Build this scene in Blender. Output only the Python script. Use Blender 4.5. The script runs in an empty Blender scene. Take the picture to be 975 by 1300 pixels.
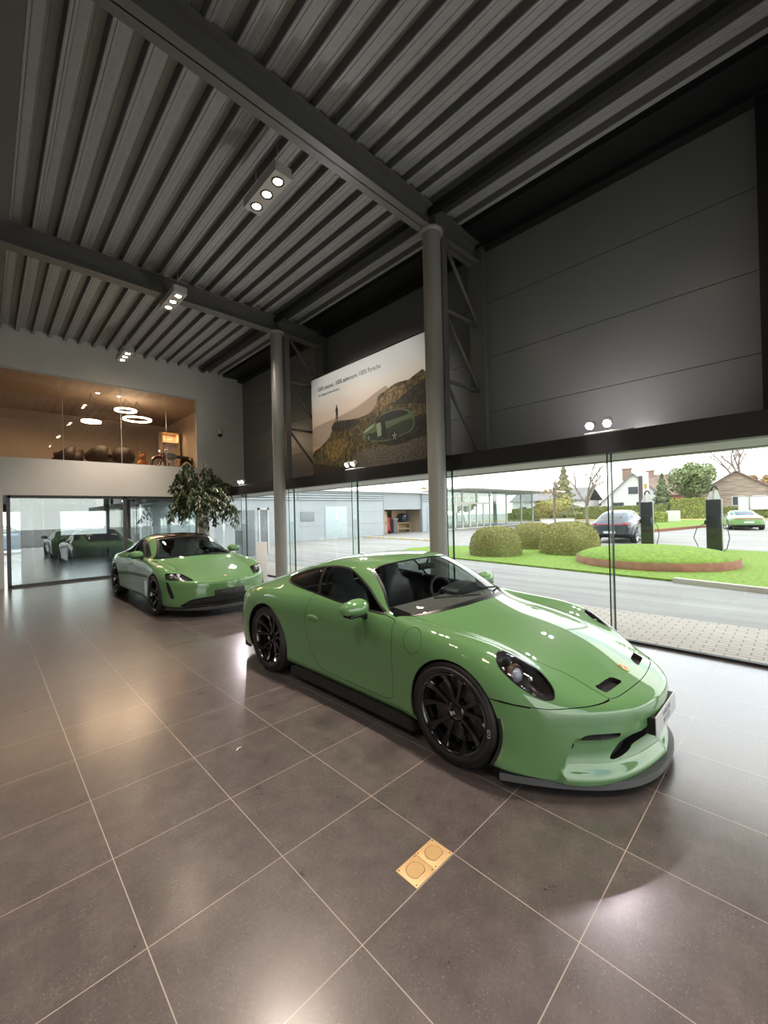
import bpy, bmesh, math, random
import numpy as np
from mathutils import Vector, Matrix
SC = bpy.context.scene
COL = SC.collection
PI = math.pi
# ------------------------------------------------------------------ camera, sky, exposure
cam_d = bpy.data.cameras.new('camera')
cam = bpy.data.objects.new('camera', cam_d); COL.objects.link(cam)
cam_d.sensor_fit = 'VERTICAL'; cam_d.sensor_height = 36.0; cam_d.lens = 519.17 / 1300 * 36
cam_d.clip_start = 0.05; cam_d.clip_end = 600
_R = Vector((0.71424, -0.69948, -0.02426)); _F = Vector((0.69975, 0.71437, 0.00401)); _R.normalize(); _F.normalize()
_U = _R.cross(_F)
cam.matrix_world = Matrix(((_R.x, _U.x, -_F.x, 0), (_R.y, _U.y, -_F.y, 0), (_R.z, _U.z, -_F.z, 1.6914), (0, 0, 0, 1)))
SC.camera = cam
SC.view_settings.view_transform = 'Standard'; SC.view_settings.look = 'None'
SC.view_settings.gamma = 1.0; SC.view_settings.use_curve_mapping = False
SC.view_settings.exposure = 0.0

def nn(nt, typ, **kw):
    n = nt.nodes.new(typ)
    for k, v in kw.items(): setattr(n, k, v)
    return n

W = bpy.data.worlds.new('overcast_sky'); SC.world = W; W.use_nodes = True
nt = W.node_tree; nt.nodes.clear()
out = nn(nt, 'ShaderNodeOutputWorld'); bg = nn(nt, 'ShaderNodeBackground')
tc = nn(nt, 'ShaderNodeTexCoord'); mp = nn(nt, 'ShaderNodeMapping'); mp.inputs['Scale'].default_value = (1.0, 1.0, 2.6)
noi = nn(nt, 'ShaderNodeTexNoise'); noi.inputs['Scale'].default_value = 2.2; noi.inputs['Detail'].default_value = 5.0
cr = nn(nt, 'ShaderNodeValToRGB'); e = cr.color_ramp.elements
e[0].position = 0.36; e[0].color = (0.42, 0.58, 0.82, 1); e[1].position = 0.52; e[1].color = (1.0, 0.985, 0.95, 1)
sx = nn(nt, 'ShaderNodeSeparateXYZ'); mr = nn(nt, 'ShaderNodeMapRange')
mr.inputs[1].default_value = 0.10; mr.inputs[2].default_value = 0.40
mx = nn(nt, 'ShaderNodeMix', data_type='RGBA'); mx.inputs[6].default_value = (1.0, 0.985, 0.955, 1)
L = nt.links.new
L(tc.outputs['Generated'], mp.inputs[0]); L(mp.outputs[0], noi.inputs['Vector']); L(noi.outputs[0], cr.inputs[0])
L(tc.outputs['Generated'], sx.inputs[0]); L(sx.outputs[2], mr.inputs[0]); L(mr.outputs[0], mx.inputs[0]); L(cr.outputs[0], mx.inputs[7])
L(mx.outputs[2], bg.inputs[0]); bg.inputs[1].default_value = 3.6; L(bg.outputs[0], out.inputs[0])
SC.cycles.use_denoising = True
SC.cycles.max_bounces = 10; SC.cycles.transparent_max_bounces = 24; SC.cycles.glossy_bounces = 5; SC.cycles.diffuse_bounces = 5
SC.cycles.sample_clamp_indirect = 6.0; SC.cycles.caustics_reflective = False; SC.cycles.caustics_refractive = False

def add_spot(x, y, z, tx, ty, tz, power, color, size=1.2, blend=0.6, rad=0.05, name='spot_light'):
    d = bpy.data.lights.new(name, 'SPOT'); d.energy = power; d.color = color; d.spot_size = size; d.spot_blend = blend; d.shadow_soft_size = rad
    o = bpy.data.objects.new(name, d); COL.objects.link(o); o.location = (x, y, z)
    o.rotation_euler = (Vector((tx, ty, tz)) - Vector((x, y, z))).to_track_quat('-Z', 'Y').to_euler()
    return o
def add_area(x, y, z, sx_, sy_, power, color, rot=(0, 0, 0), name='area_light'):
    d = bpy.data.lights.new(name, 'AREA'); d.energy = power; d.color = color; d.shape = 'RECTANGLE'; d.size = sx_; d.size_y = sy_
    o = bpy.data.objects.new(name, d); COL.objects.link(o); o.location = (x, y, z); o.rotation_euler = rot
    return o

# ------------------------------------------------------------------ materials
MATS = {}
def mat(name, col=(0.8, 0.8, 0.8), rough=0.5, metal=0.0, noise=None, bump=None, emit=None, estr=0, coat=0, spec=0.5, alpha=1.0, croug=0.03):
    """noise = (scale, amount): brightness mottling; bump = (scale, strength)"""
    if name in MATS: return MATS[name]
    m = bpy.data.materials.new(name); m.use_nodes = True; t = m.node_tree; p = t.nodes['Principled BSDF']
    c = (*col, 1) if len(col) == 3 else col
    p.inputs['Base Color'].default_value = c; p.inputs['Roughness'].default_value = rough; p.inputs['Metallic'].default_value = metal
    p.inputs['Specular IOR Level'].default_value = spec
    p.inputs['Coat Weight'].default_value = coat; p.inputs['Coat Roughness'].default_value = croug
    tcn = None
    if noise or bump:
        tcn = nn(t, 'ShaderNodeTexCoord')
    if noise:
        n = nn(t, 'ShaderNodeTexNoise'); n.inputs['Scale'].default_value = noise[0]; n.inputs['Detail'].default_value = 4.0
        r = nn(t, 'ShaderNodeMapRange'); r.inputs[1].default_value = 0.3; r.inputs[2].default_value = 0.7
        r.inputs[3].default_value = 1 - noise[1]; r.inputs[4].default_value = 1 + noise[1]
        mm = nn(t, 'ShaderNodeVectorMath', operation='SCALE'); mm.inputs[0].default_value = c[:3]
        t.links.new(tcn.outputs['Object'], n.inputs['Vector']); t.links.new(n.outputs[0], r.inputs[0]); t.links.new(r.outputs[0], mm.inputs['Scale'])
        t.links.new(mm.outputs[0], p.inputs['Base Color'])
    if bump:
        n = nn(t, 'ShaderNodeTexNoise'); n.inputs['Scale'].default_value = bump[0]; n.inputs['Detail'].default_value = 3.0
        b = nn(t, 'ShaderNodeBump'); b.inputs['Strength'].default_value = bump[1]; b.inputs['Distance'].default_value = 0.02
        t.links.new(tcn.outputs['Object'], n.inputs['Vector']); t.links.new(n.outputs[0], b.inputs['Height']); t.links.new(b.outputs[0], p.inputs['Normal'])
    if emit: p.inputs['Emission Color'].default_value = (*emit, 1); p.inputs['Emission Strength'].default_value = estr
    MATS[name] = m; return m
def glass(name, tint=(0.95, 0.98, 0.97), refl=0.08, grazing=0.75, rough=0.0, power=4.0):
    """thin pane: lets light straight through and mirrors more at grazing angles"""
    if name in MATS: return MATS[name]
    m = bpy.data.materials.new(name); m.use_nodes = True; t = m.node_tree; t.nodes.clear()
    o = nn(t, 'ShaderNodeOutputMaterial'); tr = nn(t, 'ShaderNodeBsdfTransparent'); gl = nn(t, 'ShaderNodeBsdfGlossy'); mxs = nn(t, 'ShaderNodeMixShader')
    tr.inputs[0].default_value = (*tint, 1); gl.inputs['Roughness'].default_value = rough; gl.inputs[0].default_value = (1, 1, 1, 1)
    lw = nn(t, 'ShaderNodeLayerWeight'); lw.inputs[0].default_value = 0.5
    pw = nn(t, 'ShaderNodeMath', operation='POWER'); pw.inputs[1].default_value = power
    r = nn(t, 'ShaderNodeMapRange'); r.inputs[3].default_value = refl; r.inputs[4].default_value = grazing
    t.links.new(lw.outputs['Facing'], pw.inputs[0]); t.links.new(pw.outputs[0], r.inputs[0]); t.links.new(r.outputs[0], mxs.inputs[0])
    t.links.new(tr.outputs[0], mxs.inputs[1]); t.links.new(gl.outputs[0], mxs.inputs[2]); t.links.new(mxs.outputs[0], o.inputs[0])
    MATS[name] = m; return m

# ------------------------------------------------------------------ mesh builder
class B:
    def __init__(s, org=(0, 0, 0)):
        s.v = []; s.f = []; s.o = Vector(org); s.M = None; s.sm = []; s._sm = False
    def add(s, vs, fs, smooth=False):
        n = len(s.v)
        for p in vs:
            p = Vector(p)
            if s.M is not None: p = s.M @ p
            s.v.append(p)
        for f in fs: s.f.append([n + i for i in f]); s.sm.append(smooth)
        return s
    def box(s, x0, x1, y0, y1, z0, z1, bev=0.0):
        if bev <= 0:
            return s.add([(x0, y0, z0), (x1, y0, z0), (x1, y1, z0), (x0, y1, z0), (x0, y0, z1), (x1, y0, z1), (x1, y1, z1), (x0, y1, z1)],
                         [(3, 2, 1, 0), (4, 5, 6, 7), (0, 1, 5, 4), (1, 2, 6, 5), (2, 3, 7, 6), (3, 0, 4, 7)])
        bm = bmesh.new(); bmesh.ops.create_cube(bm, size=1)
        for v in bm.verts: v.co = Vector(((x0 + x1) / 2 + v.co.x * (x1 - x0), (y0 + y1) / 2 + v.co.y * (y1 - y0), (z0 + z1) / 2 + v.co.z * (z1 - z0)))
        bmesh.ops.bevel(bm, geom=bm.edges[:], offset=bev, segments=3, profile=0.5, affect='EDGES')
        s.bm(bm, True); bm.free(); return s
    def bm(s, bm, smooth=False):
        bm.verts.index_update()
        return s.add([v.co.copy() for v in bm.verts], [[v.index for v in f.verts] for f in bm.faces], smooth)
    def prism(s, poly, a, b, axis='z', smooth=False):
        """poly of 2D points extruded from a to b along axis (x: poly=(y,z); y: poly=(x,z); z: poly=(x,y))"""
        n = len(poly)
        def P(q, h):
            return {'x': (h, q[0], q[1]), 'y': (q[0], h, q[1]), 'z': (q[0], q[1], h)}[axis]
        vs = [P(q, a) for q in poly] + [P(q, b) for q in poly]
        fs = [tuple(range(n))[::-1], tuple(range(n, 2 * n))]
        s.add(vs, fs)
        m = len(s.v) - 2 * n
        for i in range(n):
            j = (i + 1) % n; s.f.append([m + i, m + j, m + n + j, m + n + i]); s.sm.append(smooth)
        return s
    def tube(s, pts, r, n=10, cap=True, closed=False):
        pts = [Vector(p) for p in pts]; k = len(pts); rs = r if isinstance(r, (list, tuple)) else [r] * k
        vs = []; prev = None
        for i, p in enumerate(pts):
            if closed: d = pts[(i + 1) % k] - pts[i - 1]
            else: d = pts[min(i + 1, k - 1)] - pts[max(i - 1, 0)]
            d.normalize()
            if prev is None:
                a = d.orthogonal().normalized()
            else:
                a = prev - d * prev.dot(d)
                a = a.normalized() if a.length > 1e-6 else d.orthogonal().normalized()
            prev = a; b = d.cross(a)
            for j in range(n):
                t = 2 * PI * j / n; vs.append(p + (a * math.cos(t) + b * math.sin(t)) * rs[i])
        fs = []
        for i in range(k if closed else k - 1):
            i2 = (i + 1) % k
            for j in range(n):
                j2 = (j + 1) % n; fs.append((i * n + j, i * n + j2, i2 * n + j2, i2 * n + j))
        s.add(vs, fs, True)
        if cap and not closed:
            m = len(s.v) - len(vs)
            s.f.append([m + j for j in range(n)][::-1]); s.sm.append(False)
            s.f.append([m + (k - 1) * n + j for j in range(n)]); s.sm.append(False)
        return s
    def cyl(s, c, r, h, n=24, axis='z', r2=None):
        c = Vector(c); d = {'x': Vector((1, 0, 0)), 'y': Vector((0, 1, 0)), 'z': Vector((0, 0, 1))}[axis]
        return s.tube([c, c + d * h], [r, r if r2 is None else r2], n)
    def lathe(s, prof, n=32, c=(0, 0, 0), axis='z', smooth=True, closed=False):
        """prof: (r, h) list"""
        c = Vector(c); k = len(prof); vs = []
        for r, h in prof:
            for j in range(n):
                t = 2 * PI * j / n; a, b = r * math.cos(t), r * math.sin(t)
                vs.append(c + Vector({'z': (a, b, h), 'x': (h, a, b), 'y': (b, h, a)}[axis]))
        fs = []
        for i in range(k if closed else k - 1):
            i2 = (i + 1) % k
            for j in range(n):
                j2 = (j + 1) % n; fs.append((i * n + j, i * n + j2, i2 * n + j2, i2 * n + j))
        return s.add(vs, fs, smooth)
    def quad(s, a, b, c, d): return s.add([a, b, c, d], [(0, 1, 2, 3)])
    def build(s, name, m, parent=None, merge=False):
        me = bpy.data.meshes.new(name)
        off = s.o
        me.from_pydata([tuple(p - off) for p in s.v], [], s.f)
        me.polygons.foreach_set('use_smooth', s.sm)
        ms = m if isinstance(m, (list, tuple)) else [m]
        for q in ms: me.materials.append(q)
        me.update()
        bm = bmesh.new(); bm.from_mesh(me)
        if merge: bmesh.ops.remove_doubles(bm, verts=bm.verts[:], dist=1e-5)
        bmesh.ops.recalc_face_normals(bm, faces=bm.faces[:]); bm.to_mesh(me); bm.free()
        o = bpy.data.objects.new(name, me); COL.objects.link(o)
        if parent is not None: o.parent = parent
        else: o.location = off
        return o

def tag(o, label=None, cat=None, group=None, kind=None):
    if label: o['label'] = label
    if cat: o['category'] = cat
    if group: o['group'] = group
    if kind: o['kind'] = kind
    return o
def thing(name, label, cat, loc=(0, 0, 0), rz=0.0, group=None, kind=None):
    o = bpy.data.objects.new(name, None); COL.objects.link(o); o.empty_display_size = 0.1
    o.location = loc; o.rotation_euler = (0, 0, rz)
    return tag(o, label, cat, group, kind)
def kids(o): return [c for c in bpy.data.objects if c.parent == o]
def dup(o, loc=None, rz=None, label=None, parent=None, group=None):
    c = o.copy(); COL.objects.link(c)
    if parent is not None: c.parent = parent
    for ch in kids(o):
        if ch.type != 'LIGHT': dup(ch, parent=c)
    if loc is not None: c.location = loc
    if rz is not None: c.rotation_euler = (0, 0, rz)
    if label: c['label'] = label
    if group: c['group'] = group
    return c
def struct(b, name, m, label=None, cat=None):
    o = b.build(name, m); o['kind'] = 'structure'
    if label: o['label'] = label; o['category'] = cat or 'building'
    return o
# ================================================================== the room
XG, XW, YB = 5.78, 6.88, 14.33          # glass front, upper wall, white end wall
m_dark = mat('dark_metal_paint', (0.052, 0.053, 0.050), 0.45, noise=(3, .08))
m_black = mat('black_steel', (0.012, 0.012, 0.012), 0.45)
m_steel = mat('grey_steel_paint', (0.125, 0.125, 0.118), 0.38)
m_white = mat('white_plaster', (0.70, 0.68, 0.63), 0.75, noise=(2, .03))
m_glass = glass('window_glass', (0.96, 0.985, 0.975), 0.045, 0.5)
m_glass_edge = mat('glass_edge_green', (0.10, 0.20, 0.17), 0.15)
m_seal = mat('black_seal', (0.01, 0.01, 0.01), 0.5)

# floor tiles, 60 cm grid with pale joints
def tile_mat():
    m = bpy.data.materials.new('floor_tiles'); m.use_nodes = True; t = m.node_tree; p = t.nodes['Principled BSDF']
    tc = nn(t, 'ShaderNodeTexCoord'); s = nn(t, 'ShaderNodeSeparateXYZ'); t.links.new(tc.outputs['Object'], s.inputs[0])
    def mth(op, a, b=None):
        n = nn(t, 'ShaderNodeMath', operation=op)
        for i, q in enumerate((a, b)):
            if q is None: continue
            if isinstance(q, (int, float)): n.inputs[i].default_value = q
            else: t.links.new(q, n.inputs[i])
        return n.outputs[0]
    ds = []; ids = []
    for ax, off in ((0, 0.4378), (1, 1.2400)):
        u = mth('DIVIDE', mth('SUBTRACT', s.outputs[ax], off), 0.6)
        fr = mth('FRACT', u); ids.append(mth('FLOOR', u))
        ds.append(mth('MINIMUM', fr, mth('SUBTRACT', 1.0, fr)))
    g = mth('LESS_THAN', mth('MINIMUM', ds[0], ds[1]), 0.0034)
    cx = nn(t, 'ShaderNodeCombineXYZ'); t.links.new(ids[0], cx.inputs[0]); t.links.new(ids[1], cx.inputs[1])
    wn = nn(t, 'ShaderNodeTexWhiteNoise'); t.links.new(cx.outputs[0], wn.inputs['Vector'])
    n1 = nn(t, 'ShaderNodeTexNoise'); n1.inputs['Scale'].default_value = 7.0; n1.inputs['Detail'].default_value = 5; n1.inputs['Roughness'].default_value = .7
    n2 = nn(t, 'ShaderNodeTexNoise'); n2.inputs['Scale'].default_value = 120.0; n2.inputs['Detail'].default_value = 2
    t.links.new(tc.outputs['Object'], n1.inputs['Vector']); t.links.new(tc.outputs['Object'], n2.inputs['Vector'])
    c1 = nn(t, 'ShaderNodeValToRGB'); e = c1.color_ramp.elements
    e[0].position = .25; e[0].color = (0.070, 0.060, 0.058, 1); e[1].position = .75; e[1].color = (0.118, 0.100, 0.095, 1)
    t.links.new(n1.outputs[0], c1.inputs[0])
    n3 = nn(t, 'ShaderNodeTexNoise'); n3.inputs['Scale'].default_value = 55.0; n3.inputs['Detail'].default_value = 4; n3.inputs['Roughness'].default_value = .8
    n4 = nn(t, 'ShaderNodeTexNoise'); n4.inputs['Scale'].default_value = 9.0; n4.inputs['Detail'].default_value = 2
    mp4 = nn(t, 'ShaderNodeMapping'); mp4.inputs['Location'].default_value = (3.1, 7.7, 0); t.links.new(tc.outputs['Object'], mp4.inputs[0]); t.links.new(mp4.outputs[0], n4.inputs['Vector']); t.links.new(tc.outputs['Object'], n3.inputs['Vector'])
    spr = nn(t, 'ShaderNodeMapRange'); spr.inputs[1].default_value = .64; spr.inputs[2].default_value = .70
    t.links.new(mth('ADD', n2.outputs[0], mth('MULTIPLY', mth('SUBTRACT', n4.outputs[0], .5), .30)), spr.inputs[0]); sp = spr.outputs[0]
    m1 = nn(t, 'ShaderNodeMix', data_type='RGBA'); t.links.new(mth('MULTIPLY', sp, 0.60), m1.inputs[0]); t.links.new(c1.outputs[0], m1.inputs[6]); m1.inputs[7].default_value = (0.22, 0.20, 0.185, 1)
    vs = nn(t, 'ShaderNodeVectorMath', operation='SCALE'); t.links.new(m1.outputs[2], vs.inputs[0])
    t.links.new(mth('MULTIPLY', mth('ADD', mth('MULTIPLY', wn.outputs['Value'], 0.14), 0.93), mth('ADD', mth('MULTIPLY', n3.outputs[0], .9), .55)), vs.inputs['Scale'])
    m2 = nn(t, 'ShaderNodeMix', data_type='RGBA'); t.links.new(g, m2.inputs[0]); t.links.new(vs.outputs[0], m2.inputs[6]); m2.inputs[7].default_value = (0.36, 0.315, 0.275, 1)
    t.links.new(m2.outputs[2], p.inputs['Base Color'])
    rr = nn(t, 'ShaderNodeMapRange'); rr.inputs[1].default_value = .3; rr.inputs[2].default_value = .7; rr.inputs[3].default_value = .27; rr.inputs[4].default_value = .36
    t.links.new(n1.outputs[0], rr.inputs[0]); t.links.new(mth('MAXIMUM', rr.outputs[0], mth('MULTIPLY', g, .7)), p.inputs['Roughness'])
    p.inputs['Coat Weight'].default_value = .85; p.inputs['Coat Roughness'].default_value = .20; p.inputs['Coat IOR'].default_value = 1.6; p.inputs['Specular IOR Level'].default_value = .6
    return m
m_tile = tile_mat()
b = B(); b.box(-9, XG, -6.6, 24, -0.25, 0)
struct(b, 'floor', m_tile)

# trapezoid deck: wide pans with narrow ribs hanging down, running along Y
m_deck = mat('deck_sheet', (0.34, 0.345, 0.345), 0.45, noise=(9, .06))
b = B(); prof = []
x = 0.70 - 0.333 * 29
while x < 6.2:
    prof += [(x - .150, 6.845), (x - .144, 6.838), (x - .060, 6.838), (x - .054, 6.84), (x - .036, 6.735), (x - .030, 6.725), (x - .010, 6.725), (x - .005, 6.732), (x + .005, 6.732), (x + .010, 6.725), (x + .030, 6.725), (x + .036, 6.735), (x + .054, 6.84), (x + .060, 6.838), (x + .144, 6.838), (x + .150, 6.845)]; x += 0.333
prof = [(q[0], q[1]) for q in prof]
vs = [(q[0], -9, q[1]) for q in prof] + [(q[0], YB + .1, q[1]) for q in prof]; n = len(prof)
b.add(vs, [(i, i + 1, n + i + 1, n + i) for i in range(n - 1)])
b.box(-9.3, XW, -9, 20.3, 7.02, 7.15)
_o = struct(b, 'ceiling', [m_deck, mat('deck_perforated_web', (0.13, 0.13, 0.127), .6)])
for _p in _o.data.polygons:                      # perforated rib sides in a darker colour than the pans
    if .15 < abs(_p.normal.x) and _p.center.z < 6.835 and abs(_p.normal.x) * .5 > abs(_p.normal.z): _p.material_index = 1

# roof beams (I sections) along X
def ibeam_x(y0, w, z0, z1, x0, x1, name, label):
    b = B(); yc = y0 + w / 2
    b.box(x0, x1, y0, y0 + w, z0, z0 + .022); b.box(x0, x1, y0, y0 + w, z1 - .022, z1); b.box(x0, x1, yc - .008, yc + .008, z0, z1)
    for xs in (-6, -3, 0.2, 5.37):
        b.box(xs - .008, xs + .008, y0 + .01, y0 + w - .01, z0, z1)
    return struct(b, name, m_steel, label, 'beam')
ibeam_x(4.10, .24, 6.33, 6.72, -9, XW, 'steel_beam', 'grey roof beam meeting the column beside the poster')
ibeam_x(9.12, .24, 6.33, 6.72, -9, XW, 'steel_beam', 'grey roof beam farther in, crossing above the second car')
ibeam_x(-0.90, .24, 6.33, 6.72, -9, XW, 'steel_beam', 'grey roof beam over the entrance side')
b = B(); b.box(0.10, 0.36, -9, YB, 6.56, 6.725)
struct(b, 'trim_1', m_steel, 'grey tie beam along the ceiling on the far left', 'beam')
b = B(); b.box(5.30, 5.40, -9, YB - .25, 6.60, 6.73)
struct(b, 'trim_2', m_black, 'dark tie rail along the deck above the columns', 'beam')
b = B(); b.box(6.16, XW, -9, YB, 6.70, 7.0); b.box(6.70, XW, -9, YB, 6.60, 6.70)
struct(b, 'trim_3', m_black, 'black eaves edge along the top of the grey wall', 'trim')

# columns: round steel tube with a lattice back to the wall
for k, yc in enumerate((4.2, 9.22, 14.18, -0.82)):
    nm = ('steel column before the grey wall panels, right of the poster', 'steel column left of the poster', 'steel column behind the tree at the white wall', 'steel column on the entrance side')[k]
    b = B(); b.lathe([(.148, 0.0), (.148, 6.33 if k != 2 else 2.41)], 48, (5.36, yc, 0)); b.lathe([(.20, 0), (.20, .015), (.148, .015)], 32, (5.36, yc, 0)); b.lathe([(.0, 6.29), (.2, 6.29), (.2, 6.33)], 32, (5.36, yc, 0)) if k != 2 else None
    struct(b, 'steel_column', mat('column_paint', (0.27, 0.265, 0.245), 0.33), 'round grey ' + nm, 'column')
    if k == 2: continue
    t = thing('column_truss', 'steel lattice tying the round ' + nm + ' to the wall', 'truss', (5.8, yc, 2.66))
    t['kind'] = 'structure'
    c = B((5.8, yc, 2.66)); c.box(5.56, 5.70, yc - .06, yc + .06, 2.66, 6.33); c.build('inner_chord', m_steel, t)
    c = B((5.8, yc, 2.66)); c.box(6.70, 6.84, yc - .12, yc + .12, 2.66, 6.60); c.box(6.66, 6.70, yc - .16, yc + .16, 2.66, 6.60); c.build('outer_chord', m_steel, t)
    z = 2.72
    for q in range(3):
        c = B((5.8, yc, 2.66)); c.tube([(6.72, yc, z), (5.66, yc, z + 1.2)], .032, 8); c.build('diagonal_brace', m_steel, t)
        if q < 2:
            c = B((5.8, yc, 2.66)); c.tube([(6.72, yc, z + 1.22), (5.66, yc, z + 1.22)], .032, 8); c.build('cross_brace', m_steel, t)
        z += 1.23

# upper dark wall of horizontal sandwich panels with joints
m_panel = mat('wall_panel_grey', (0.182, 0.188, 0.192), 0.30, noise=(1.2, .05))
b = B()
zz = [2.41, 3.56, 4.59, 5.62, 7.0]
for i in range(4): b.box(XW, XW + .12, -9, 20.3, zz[i] + .006, zz[i + 1] - .006)
b.box(XW + .02, XW + .14, -9, 20.3, 2.41, 7.0)
struct(b, 'wall_right', m_panel)
b = B(); b.box(XW - .14, XW - .001, -0.55, 0.30, 2.66, 6.7)
struct(b, 'trim_4', m_black, 'black wall post at the right end of the grey panels', 'trim')
# ledge + header over the glazing
b = B(); b.box(XG - .08, XG + .10, -9, YB, 2.395, 2.66)
struct(b, 'trim_5', m_black, 'black header beam above the glass front', 'trim')
b = B(); b.box(XG + .10, XW + .3, -9, 24, 2.42, 2.50)
struct(b, 'trim_6', mat('soffit_panel', (0.55, 0.55, 0.53), 0.6), 'pale grey soffit outside above the glass', 'trim')
b = B(); b.box(XG - .03, XG + .03, -9, 24, -.01, 0.03)
struct(b, 'baseboard_right', m_black)
# glass front: panes with fins
ys = [-3.3, -0.82, 1.70, 4.20, 6.70, 9.22, 11.94, 14.40]
wi = 0
for a, c in zip(ys[:-1], ys[1:]):
    wi += 1
    b = B(); b.box(XG - .008, XG + .008, a + .008, c - .008, 0.03, 2.41)
    w = struct(b, 'window_%d' % wi, m_glass)
    if a < 0: continue
    f = B(); f.box(XG - .16, XG - .01, a - .008, a + .008, 0.0, 2.40); o = f.build('glass_fin', glass('fin_glass', (0.90, 0.955, 0.94), .03, .3), w)
    f = B(); f.box(XG - .02, XG + .012, a - .008, a + .008, 0.03, 2.40); f.box(XG - .168, XG - .158, a - .007, a + .007, 0.0, 2.40); f.build('joint_seal', m_seal, w)
# left-hand outer front of the room behind the camera
b = B(); b.box(-9.2, -9, -9, 24, 0, 7); struct(b, 'wall_left', mat('side_wall_grey', (0.22, 0.22, 0.21), .6))
b = B(); b.box(-9, XW, -6.7, -6.5, 4.2, 7); struct(b, 'wall_front', mat('side_wall_grey', (0.22, 0.22, 0.21), .6))
for k in range(5):
    wi += 1
    b = B(); x0 = -9 + k * 2.96; b.box(x0 + .03, x0 + 2.93, -6.61, -6.59, 0.03, 4.2); struct(b, 'window_%d' % wi, m_glass)

# white end wall with the mezzanine window
b = B()
b.box(-9, XW, YB, YB + .18, 5.75, 7.0); b.box(5.25, XW, YB, YB + .18, 2.41, 5.75); b.box(-9, 5.25, YB, YB + .18, 2.41, 3.40); b.box(-9, 0.36, YB, YB + .18, 0, 2.41)
struct(b, 'wall_back', m_white)
b = B(); b.box(-9, 5.25, YB + .02, YB + .06, 5.70, 5.75); b.box(5.22, 5.25, YB + .02, YB + .06, 3.4, 5.70)
struct(b, 'trim_7', mat('window_rail_white', (0.5, 0.49, 0.46), .4), 'slim pale rail round the mezzanine window', 'trim')
m_glass2 = glass('mezzanine_glass', (0.95, 0.95, 0.93), .06, .5)
xs = [-2.6, 0.2, 1.62, 3.02, 4.28, 5.25]
for a, c in zip(xs[:-1], xs[1:]):
    wi += 1
    b = B(); b.box(a + .006, c - .006, YB + .03, YB + .045, 3.40, 5.70); w = struct(b, 'window_%d' % wi, m_glass2)
    f = B(); f.box(a - .006, a + .006, YB + .025, YB + .05, 3.40, 5.70); f.build('pane_joint', mat('joint_pale', (.45, .42, .38), .3), w)
# lower sliding glass doors
m_frame = mat('door_frame_grey', (0.07, 0.07, 0.07), 0.4)
m_glass3 = glass('sliding_glass', (0.72, 0.80, 0.80), .14, .8, power=2.0)
xs = [0.45, 3.06, 5.30]
for k in range(2):
    a, c = xs[k], xs[k + 1]
    b = B(); b.box(a + .05, c - .03, YB + .06, YB + .075, 0.06, 2.33); w = struct(b, 'door_%d' % (k + 1), m_glass3)
    f = B(); f.box(a - .03, a + .05, YB + .02, YB + .12, 0, 2.40); f.box(c - .03, c + .03, YB + .02, YB + .12, 0, 2.40) if k else None
    f.box(a, c, YB + .02, YB + .12, 0, .06); f.box(a, c, YB + .02, YB + .12, 2.33, 2.41); f.build('door_frame', m_frame, w)
b = B(); b.box(-9, XG, YB + .18, 24, 2.48, 2.60); struct(b, 'trim_8', mat('back_ceiling', (0.035, 0.035, 0.035), .5), 'dark ceiling of the room behind the sliding glass', 'ceiling')
b = B()
for (x0, x1) in ((-9, .2), (1.45, 2.55), (4.35, XG)): b.box(x0, x1, 24, 24.15, 0, 2.6)
b.box(-9, XG, 24, 24.15, 2.15, 2.6); b.box(2.5, 4.4, 24, 24.15, 0, 1.05)
struct(b, 'wall_far', mat('back_wall', (0.10, 0.10, 0.105), .6))
for (yc, xx) in ((17.5, 1.0), (19.5, 4.4)):
    b = B(); b.cyl((xx, yc, 0), .16, 2.48, 24); struct(b, 'steel_column', MATS['column_paint'], 'round column standing in the room behind the sliding glass, ' + ('left one' if xx < 2 else 'right one'), 'column')
# mezzanine room shell
m_warm = mat('warm_wall', (0.55, 0.45, 0.36), .7)
b = B(); b.box(-3, XW, YB + .18, 20.2, 3.28, 3.36); struct(b, 'floor_upper', mat('mezzanine_floor', (.25, .2, .16), .5))
b = B(); b.box(-3, XW, YB + .18, 20.2, 5.86, 5.96); struct(b, 'ceiling_upper', mat('mezzanine_ceiling', (0.36, 0.27, 0.20), .7))
b = B(); b.box(-3, XW, 20.1, 20.2, 3.36, 5.86); struct(b, 'wall_upper_back', m_warm)
b = B(); b.box(-3.1, -3, YB + .18, 20.2, 3.36, 5.86); b.box(6.0, 6.1, YB + .18, 20.2, 3.36, 5.86); struct(b, 'wall_upper_side', m_warm)
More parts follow.
